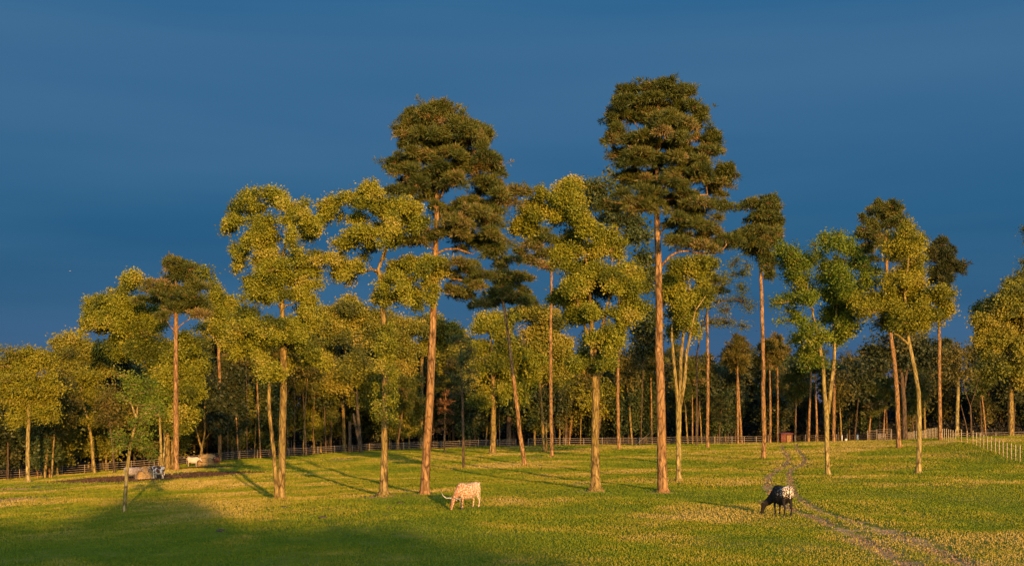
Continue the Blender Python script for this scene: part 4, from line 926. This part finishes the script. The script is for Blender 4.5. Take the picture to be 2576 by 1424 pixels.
# ------------------------------------------------------------------ fences
def resample(path, step):
    P = [Vector(p) for p in path]; out = [P[0]]; acc = 0
    L = [0]
    for a, b in zip(P[:-1], P[1:]): L.append(L[-1] + (b - a).length)
    n_ = int(L[-1] / step); res = []
    for i in range(n_ + 1):
        s = i * step
        j = max(k for k in range(len(L)) if L[k] <= s + 1e-6); j = min(j, len(P) - 2)
        tt = (s - L[j]) / max(1e-6, L[j + 1] - L[j]); q = P[j].lerp(P[j + 1], tt)
        q.z = float(gz(q.x, q.y)); res.append(q)
    return res
def fence(name, label, path, step, H, rails, pr, rr, pm, rm, square=False, extra=None):
    pts = resample(path, step); b = pts[len(pts) // 2].copy()
    root = empty(name, b, label, 'fence')
    rgf = random.Random(int(b.x * 10))
    for p in pts:
        mb = MB(); q = p - b; h = H + rgf.uniform(-.04, .05)
        lx, ly = rgf.uniform(-.02, .02), rgf.uniform(-.02, .02)
        if square: mb.box(q + Vector((0, 0, h / 2 - .15)), (pr, pr, h / 2 + .15)); mb.box(q + Vector((0, 0, h + .025)), (pr * 1.25, pr * 1.25, .022))
        else: mb.tube([q + Vector((0, 0, -.3)), q + Vector((lx, ly, h)), q + Vector((lx, ly, h + .02))], [pr, pr, pr * .5], 8)
        mb.build('post', pm, root, False)
    for hz_ in rails:
        mb = MB(); off = Vector((0, -pr - rr * .6, hz_))
        mb.tube([p - b + off + Vector((0, 0, rgf.uniform(-.015, .015))) for p in pts], [rr] * len(pts), 6)
        mb.build('rail', rm, root, True)
    if extra: extra(root, b)
    return root
f1 = [onground(x, d) for x, d in [(-60, 157), (0, 160), (176, 168), (400, 171), (570, 175), (666, 180), (811, 190), (1001, 198), (1142, 200), (1329, 200)]]
f2 = [onground(x, d) for x, d in [(1329, 200), (1466, 200), (1650, 198), (1833, 195), (1955, 203)]]
fence('rail_fence', 'long pale rail fence running from the left edge behind the hay to mid pasture', f1, 3.15, 1.28, (.32, .62, .92, 1.2), .045, .026, M['rail'], M['rail'])
def brace(root, b):
    mb = MB(); p = onground(1596, 198) - b; q = onground(1635, 203) - b
    mb.tube([p + Vector((0, -.1, .0)), q + Vector((0, 0, 2.0))], [.04, .04], 6); mb.build('brace', M['rail'], root)
fence('rail_fence', 'pale four rail fence across the middle, ending at the red shed', f2, 3.1, 1.32, (.34, .66, .97, 1.27), .05, .026, M['rail'], M['rail'], extra=brace)
f3 = [onground(x, d) for x, d in [(2592, 102), (2572, 105), (2504, 118), (2448, 130), (2402, 136.5), (2357, 154), (2318, 176), (2284, 200)]]
fence('post_fence', 'close set pale post fence climbing the rise on the right', f3, 2.05, 1.42, (.32, .72, 1.12), .038, .014, M['post'], M['mid_bark'], square=True)
f4 = [onground(x, d) for x, d in [(2400, 236), (2470, 238), (2640, 240)]]
fence('rail_fence', 'far rail fence beyond the post fence at the right edge', f4, 3.2, 1.2, (.3, .75, 1.15), .06, .035, M['rail'], M['rail'])
f5 = [onground(x, d) for x, d in [(2000, 205), (2080, 206), (2180, 207), (2287, 206)]]
fence('corral_fence', 'dark weathered corral fence between the red shed and the cattle chute', f5, 1.9, 1.35, (.3, .6, .9, 1.2), .06, .035, M['grey_metal'], M['mid_bark'])
f6 = [onground(x, d) for x, d in [(733, 206), (800, 210), (885, 213)]]
fence('wire_fence', 'tall pale wire panel fence inside the wood left of the shoot covered trunk', f6, 2.6, 2.35, (.3, .8, 1.3, 1.8, 2.25), .05, .014, M['rail'], M['grey_metal'])
f7 = [onground(x, d) for x, d in [(985, 212), (1070, 214), (1150, 216)]]
fence('wire_fence', 'tall grey wire fence inside the wood behind the big leaning pine', f7, 3.2, 2.3, (.5, 1.1, 1.7, 2.2), .035, .012, M['rail'], M['grey_metal'])
f8 = [onground(x, d) for x, d in [(2470, 250), (2570, 252), (2660, 253)]]
fence('panel_fence', 'grey panel fence in front of the wood at the far right', f8, 2.6, 1.9, (.5, .8, 1.1, 1.4, 1.7), .03, .02, M['grey_metal'], M['grey_metal'])

# cattle chute of pipe panels
c0 = onground(2210, 203); root = empty('cattle_chute', c0, 'pale metal cattle chute and gate panels right of the forked green tree', 'cattle chute')
for (x0, x1, d0, d1, h) in [(2182, 2205, 203, 203, 1.9), (2205, 2242, 202, 202, 2.05), (2205, 2206, 202, 205, 2.05), (2242, 2243, 202, 206, 2.05)]:
    a = onground(x0, d0) - c0; b_ = onground(x1, d1) - c0; mb = MB()
    for h_ in [.25, .55, .85, 1.15, 1.45, 1.75, h]:
        mb.tube([a + Vector((0, 0, h_)), b_ + Vector((0, 0, h_))], [.022, .022], 5)
    for q in (a, b_): mb.tube([q + Vector((0, 0, -.2)), q + Vector((0, 0, h + .03))], [.045, .045], 6)
    mb.build('gate_panel', M['rail'], root)
mb = MB(); q = onground(2208, 201.5) - c0
for k in range(5): mb.box(q + Vector((.15 + .28 * k, 0, .75)), (.05, .015, .6))
mb.build('side_panel', M['rail'], root)
for i, (x, d, h, w_) in enumerate([(2128, 202, .55, .22), (2157, 202, 1.2, .18), (2118, 204, 1.2, .1)]):
    g0 = onground(x, d); mb = MB(); mb.tube([(0, 0, -.1), (0, 0, h * .9), (0, 0, h)], [w_, w_, w_ * .8], 12)
    o = mb.build('white_barrel' if i == 0 else 'marker_post', M['white_paint']); o.location = g0
    tag(o, ['low white barrel standing in front of the dark corral fence', 'white topped post at the corral fence, left of the cattle chute', 'slim white post behind the forked green tree'][i], ['barrel', 'post', 'post'][i])

# red shed
s0 = onground(1974, 204); root = empty('red_shed', s0, 'small red brown wooden shed with a tan door at the end of the dirt track', 'shed', None, math.radians(10))
w2, d2, h0, h1 = 1.0, .9, 1.55, 1.75
mb = MB()
for k in range(9):   # board walls, front with a door gap
    xk = -w2 + (k + .5) * 2 * w2 / 9
    if not (-.05 < xk < .75): mb.box((xk, -d2, h0 / 2), (w2 / 9 * .96, .02, h0 / 2))
    mb.box((xk, d2, h1 / 2), (w2 / 9 * .96, .02, h1 / 2))
for k in range(8):
    yk = -d2 + .04 + (k + .5) * (2 * d2 - .08) / 8
    for sx in (-1, 1): mb.box((sx * w2, yk, (h0 + (h1 - h0) * (yk + d2) / (2 * d2)) / 2), (.02, (d2 - .04) / 8 * .96, (h0 + (h1 - h0) * (yk + d2) / (2 * d2)) / 2))
mb.box((.35, -d2, h0 - .08), (.44, .02, .08))
mb.build('wall', M['red_wood'], root)
mb = MB(); ang = math.atan2(h1 - h0, 2 * d2)
mb.box((0, -.02, (h0 + h1) / 2 + .06), (w2 + .22, d2 + .25, .035), Matrix.Rotation(ang, 3, 'X')); mb.build('roof', M['red_roof'], root)
dr = MB()
for k in range(4): dr.box((.07 + k * .19, -d2 - .03, .68), (.088, .018, .66))
for z_ in (.25, 1.1): dr.box((.355, -d2 - .06, z_), (.36, .012, .05))
do = dr.build('door', M['tan_wood'], root)
hm = MB(); hm.tube([(.60, -d2 - .09, .65), (.60, -d2 - .09, .8)], [.015, .015], 6); hm.build('handle', M['dark_steel'], do)
do2 = MB()
for zz in (.3, .8, 1.2): do2.box((-w2 - .03, 0, zz), (.012, d2 * .9, .03))
do2.build('batten', M['red_wood'], root)

# ------------------------------------------------------------------ hay
def hay(loc, sx, sy, sz, seed, label, flabel, rz, pk=.45):
    rg = np.random.default_rng(seed); n1, n2 = 20, 36
    V = []
    for i in range(n1 + 1):
        ph = math.pi / 2 * i / n1
        for j in range(n2):
            a = 2 * math.pi * j / n2
            c, s_ = math.cos(a), math.sin(a)
            rr = (abs(c) ** 4 + abs(s_) ** 4) ** (-.25)
            k = math.cos(ph) ** pk; z_ = math.sin(ph) ** .8
            nn = 1 + rg.normal() * .035
            V.append((c * rr * sx * k * nn, s_ * rr * sy * k * nn, z_ * sz * nn - (.1 if i == 0 else 0)))
    Fq = [(i * n2 + j, i * n2 + (j + 1) % n2, (i + 1) * n2 + (j + 1) % n2, (i + 1) * n2 + j) for i in range(n1) for j in range(n2)]
    root = empty('hay_bale', loc, label, 'hay bale', 'hay bales put out for the cattle', rz)
    mesh_np('bale', np.array(V), [np.array(Fq)], M['hay'], root, smooth=True)
    P = np.array(V)[rg.integers(0, len(V), 1500)]; P[:, 2] = np.maximum(P[:, 2], .02)
    D = P * np.array([1, 1, .5]) + rg.normal(size=P.shape) * .8
    Vv, Ff = diamonds(P, D, .12 + .15 * rg.random(len(P)), np.full(len(P), .02), rg)
    st_ = mesh_np('loose_straw', Vv, [Ff], M['hay'], root)
    st_['kind'] = 'stuff'
    if not flabel: return
    fr = empty('hay_feeder', loc, flabel, 'hay feeder', 'wire feeders round the hay', rz)
    ex, ey, h = sx + .12, sy + .12, sz * .72
    cs = [(-ex, -ey), (ex, -ey), (ex, ey), (-ex, ey)]
    for z_ in (.12, h * .5, h):
        mb = MB(); mb.tube([(c[0], c[1], z_) for c in cs + [cs[0]]], [.018] * 5, 5, cap=False); mb.build('rail', M['dark_steel'], fr)
    for a_, b_ in zip(cs, cs[1:] + cs[:1]):
        for k in range(3):
            q = Vector((*a_, 0)).lerp(Vector((*b_, 0)), k / 3); mb = MB(); mb.tube([q, q + Vector((0, 0, h + .03))], [.02, .02], 5); mb.build('upright', M['dark_steel'], fr)
hay(onground(521, 163), 1.25, .95, 1.42, 1, 'large hay bale between the cream cow and the brown cow', 'dark wire feeder around the hay beside the cream cow', .05)
hay(onground(366, 127), 1.0, .9, 1.1, 2, 'loose hay heap between the grey and the patched cow', None, .4, 1.2)

# ------------------------------------------------------------------ cattle
def sphere_np(c, r, ax=None, n1=8, n2=12):
    V = []; Fq = []; Ft = []
    for i in range(n1 + 1):
        ph = math.pi * i / n1
        for j in range(n2):
            a = 2 * math.pi * j / n2
            v = Vector((math.sin(ph) * math.cos(a) * r[0], math.sin(ph) * math.sin(a) * r[1], math.cos(ph) * r[2]))
            if ax is not None: v = ax @ v
            V.append(v + Vector(c))
    for i in range(n1):
        for j in range(n2):
            Fq.append((i * n2 + j, (i + 1) * n2 + j, (i + 1) * n2 + (j + 1) % n2, i * n2 + (j + 1) % n2))
    return [tuple(v) for v in V], Fq
def cow(label, loc, rz, skin, graze, hornlen, seed=0, face=None, scale=1., legs=(0, 0, 0, 0), headturn=0., dark_legs=False, tail_side=0., hornspan=1.):
    root = empty('cow', loc, label, 'cow', 'longhorn cattle in the pasture', rz); root.scale = (scale * .9, scale, scale)
    mb = MB()
    def chain(keys, step=.05):
        for (p0, r0), (p1, r1) in zip(keys[:-1], keys[1:]):
            p0, p1 = Vector(p0), Vector(p1); n_ = max(2, int((p1 - p0).length / step))
            for i in range(n_ + 1):
                t_ = i / n_; rr = [r0[k] + (r1[k] - r0[k]) * t_ for k in range(3)]
                mb.add(*sphere_np(p0.lerp(p1, t_), rr))
    c3 = lambda r: (r, r, r)
    chain([((-.74, 0, 1.13), (.11, .18, .23)), ((-.60, 0, 1.05), (.15, .26, .34)), ((-.40, 0, .96), (.18, .30, .40)), ((-.10, 0, .90), (.18, .35, .44)), ((.20, 0, .90), (.18, .34, .44)), ((.45, 0, .95), (.17, .28, .42)), ((.60, 0, .99), (.14, .22, .36))])
    chain([((.50, 0, 1.24), (.12, .09, .12)), ((.62, 0, 1.18), (.12, .10, .14))])
    for sy in (-1, 1): chain([((-.72, sy * .15, 1.30), c3(.06)), ((-.60, sy * .19, 1.22), c3(.10))])
    ht = headturn
    if graze:
        nk = [((.62, 0, 1.02), (.16, .19, .33)), ((.80, ht * .1, .82), (.15, .16, .27)), ((.96, ht * .3, .60), (.12, .13, .20)), ((1.04, ht * .45, .50), (.11, .12, .15))]
        poll = Vector((1.06, ht * .5, .52)); muz = Vector((1.20, ht * .62, .07))
    else:
        nk = [((.64, 0, 1.10), (.16, .17, .26)), ((.88, ht * .1, 1.06), (.14, .13, .19)), ((1.04, ht * .3, 1.06), (.11, .10, .14))]
        poll = Vector((1.08, ht * .5, 1.10)); muz = Vector((1.38, ht * .9, .78))
    chain(nk)
    hv = muz - poll
    chain([(poll, (.11, .125, .11)), (poll + hv * .3, (.11, .13, .11)), (poll + hv * .6, (.085, .10, .09)), (poll + hv * .85, (.075, .088, .08)), (muz, (.07, .09, .065))], .03)
    side = Vector((0, 1, 0)) if ht == 0 else Vector((-ht * .5, 1, 0)).normalized()
    for s_ in (-1, 1): chain([(poll + side * s_ * .10 + Vector((0, 0, -.02)), c3(.028)), (poll + side * s_ * .18 + Vector((-.03, 0, -.04)), (.035, .035, .05)), (poll + side * s_ * .27 + Vector((-.04, 0, -.07)), (.02, .02, .03))], .02)
    for i, (sy, f_) in enumerate(((1, 0), (-1, 1))):
        dx = legs[i]
        chain([((.48, sy * .14, .95), (.13, .10, .18)), ((.47 + dx * .2, sy * .15, .70), (.09, .075, .12)), ((.49 + dx * .6, sy * .15, .42), c3(.056)), ((.47 + dx * .9, sy * .15, .30), c3(.042)), ((.46 + dx, sy * .15, .12), c3(.038)), ((.49 + dx, sy * .15, .05), (.055, .05, .045))], .03)
    for i, sy in ((2, 1), (3, -1)):
        dx = legs[i]
        chain([((-.62, sy * .15, 1.02), (.17, .13, .22)), ((-.52 + dx * .2, sy * .17, .76), (.13, .09, .14)), ((-.62 + dx * .6, sy * .16, .50), (.062, .05, .07)), ((-.68 + dx * .8, sy * .15, .42), c3(.05)), ((-.64 + dx, sy * .15, .14), c3(.038)), ((-.61 + dx, sy * .15, .05), (.055, .05, .045))], .03)
    body = mb.build('body', skin, root, True)
    md = body.modifiers.new('remesh', 'REMESH'); md.mode = 'VOXEL'; md.voxel_size = .022; md.use_smooth_shade = True
    sm = body.modifiers.new('smooth', 'SMOOTH'); sm.iterations = 4; sm.factor = .5
    dg = bpy.context.evaluated_depsgraph_get(); me = bpy.data.meshes.new_from_object(body.evaluated_get(dg))
    body.modifiers.clear(); old = body.data; body.data = me; bpy.data.meshes.remove(old)
    for p_ in me.polygons: p_.use_smooth = True
    # tail with a switch
    mb = MB(); tx = -.86
    mb.tube([(-.80, 0, 1.28), (-.88, 0, 1.22), (-.91, tail_side * .03, 1.0), (-.90, tail_side * .06, .75), (-.89, tail_side * .07, .62)], [.035, .03, .022, .018, .02], 7, seed, .05)
    mb.tube([(-.89, tail_side * .07, .62), (-.89, tail_side * .08, .50), (-.88, tail_side * .07, .36)], [.02, .045, .01], 7, seed, .15)
    mb.build('tail', skin, root, True)
    for s_ in (-1, 1):
        L = hornlen; up_ = Vector((0, 0, 1))
        p0 = poll + side * s_ * .09 + Vector((-.02, 0, .05))
        pts = [p0, p0 + side * s_ * .22 * L * hornspan + up_ * .00, p0 + side * s_ * .45 * L * hornspan + up_ * (-.02 if graze else .05) + Vector((.05, 0, 0)), p0 + side * s_ * .66 * L * hornspan + up_ * .10 * L + Vector((.10, 0, 0)), p0 + side * s_ * .78 * L * hornspan + up_ * .28 * L + Vector((.13, 0, 0))]
        mb = MB(); mb.tube(pts, [.042, .038, .032, .022, .004], 8, seed, .02); mb.build('horn', M['hoof' if seed == 2 else 'horn'], root, True)
        e = MB(); e.add(*sphere_np(poll + hv * .32 + side * s_ * .098, (.018, .018, .018), None, 6, 8)); e.build('eye', M['hoof'], root, True)
    for i, (x_, sy) in enumerate(((.49, 1), (.49, -1), (-.61, 1), (-.61, -1))):
        h = MB(); h.tube([(x_ + legs[i], sy * .15, -.02), (x_ + legs[i], sy * .15, .03), (x_ + legs[i] - .02, sy * .15, .075)], [.066, .062, .048], 9); h.build('hoof', M['hoof'], root, True)
    n_ = MB(); n_.add(*sphere_np(muz + hv.normalized() * .045, (.05, .066, .028), None, 6, 10)); n_.build('nose', M['hoof'] if face is None else face, root, True)
    return root
sk1 = coat('speckled_red_coat', (.52, .41, .28), (.25, .10, .035), 16, .44, .58, (-.9, 1.2, -.05, .08), 5)
sk2 = coat('black_coat_speckled_rump', (.012, .009, .008), (.60, .50, .40), 17, .50, .56, (-.95, .45, .07, -.20), 4, (.55, .95, -.4, 0))
sk3 = coat('grey_roan_coat', (.34, .285, .255), (.13, .10, .088), 16, .42, .60, (-.7, .5, -.14, .12), 4)
sk4 = coat('white_and_brown_coat', (.62, .54, .46), (.10, .032, .014), 2.6, .49, .505, None, 2, (.30, .75, -.12, .03))
sk5 = coat('cream_coat', (.52, .41, .32), (.36, .20, .11), 7, .55, .70, None, 3)
sk6 = coat('dark_brown_coat', (.075, .028, .014), (.20, .10, .06), 4, .50, .65, None, 3)
pink = simple('pink_muzzle', (.55, .32, .24), .6, .1)
def face_dir(dx, dy): return math.atan2(dy, dx)
cow('speckled red and white longhorn cow grazing in the centre foreground, head to the left', hit(1177, 1279), face_dir(-.76, -.65), sk1, True, 1.05, 1, pink, 1.07, (.06, -.10, -.05, .12), .0, hornspan=1.0)
cow('black cow with a white speckled rump grazing beside the dirt track, seen from behind', hit(1967, 1297), face_dir(-.24, .97), sk2, True, .42, 2, None, 1.13, (-.06, .10, .04, -.03), .75)
cow('grey roan cow behind the crooked sapling, eating at the hay', onground(332, 125.5), face_dir(.97, .22), sk3, False, .5, 3, None, 1.0, (.05, -.04, .03, -.05), -.1)
cow('white cow with large brown patches eating hay, facing left', onground(398, 124.5), face_dir(-.93, .36), sk4, False, .5, 4, None, .98, (.04, -.05, -.06, .05), .0)
cow('cream white cow standing side on left of the large hay bale', onground(485, 161), face_dir(.99, .1), sk5, False, .45, 5, pink, .98, (.0, .05, -.05, .04), -.25)
cow('dark brown cow facing the camera at the right end of the large hay bale', onground(545, 162), face_dir(-.35, -.93), sk6, False, .5, 6, None, .86, (.03, -.03, .04, 0), .2)

# ------------------------------------------------------------------ small things
for i, (x, y, r) in enumerate([(555, 1337, .16), (1006, 1266, .14), (812, 1304, .17), (978, 1280, .12), (715, 1277, .13)]):
    p = hit(x, y); rg = np.random.default_rng(i); V, Fq = sphere_np((0, 0, r * .25), (r * 1.3, r, r * .45), None, 6, 10)
    V = np.array(V) * (1 + rg.normal(size=(len(V), 1)) * .10)
    o = mesh_np('earth_clod', V, [np.array(Fq)], M['stone'], smooth=True); o.location = p
    tag(o, ['low dark clod on the shaded grass at the lower left', 'small dark clod on the grass left of the speckled cow, near the leaning pine', 'dark clod at the edge of the foreground shadow', 'small dark clod below the shoot covered trunk', 'small clod just below the two stemmed tree'][i], 'clod', 'dark clods lying on the grass')
a0 = Vector(up(176, 682, 2600).tolist()); root = empty('aircraft', a0, 'tiny pale aircraft low in the blue sky at the left', 'aircraft', None, math.radians(8))
root.scale = (.5, .5, .5)
mb = MB(); mb.tube([(-3.2, 0, 0), (-2.4, 0, 0), (0, 0, 0), (1.5, 0, .1), (3.0, 0, .5)], [.1, .5, .6, .4, .1], 10); mb.build('fuselage', M['white_paint'], root, True)
mb = MB(); mb.box((-.4, 0, .5), (.6, 4.5, .06)); mb.build('wing', M['white_paint'], root)
mb = MB(); mb.box((2.8, 0, .5), (.35, 1.4, .04)); mb.box((2.8, 0, 1.0), (.35, .05, .5)); mb.build('tail_fin', M['white_paint'], root)
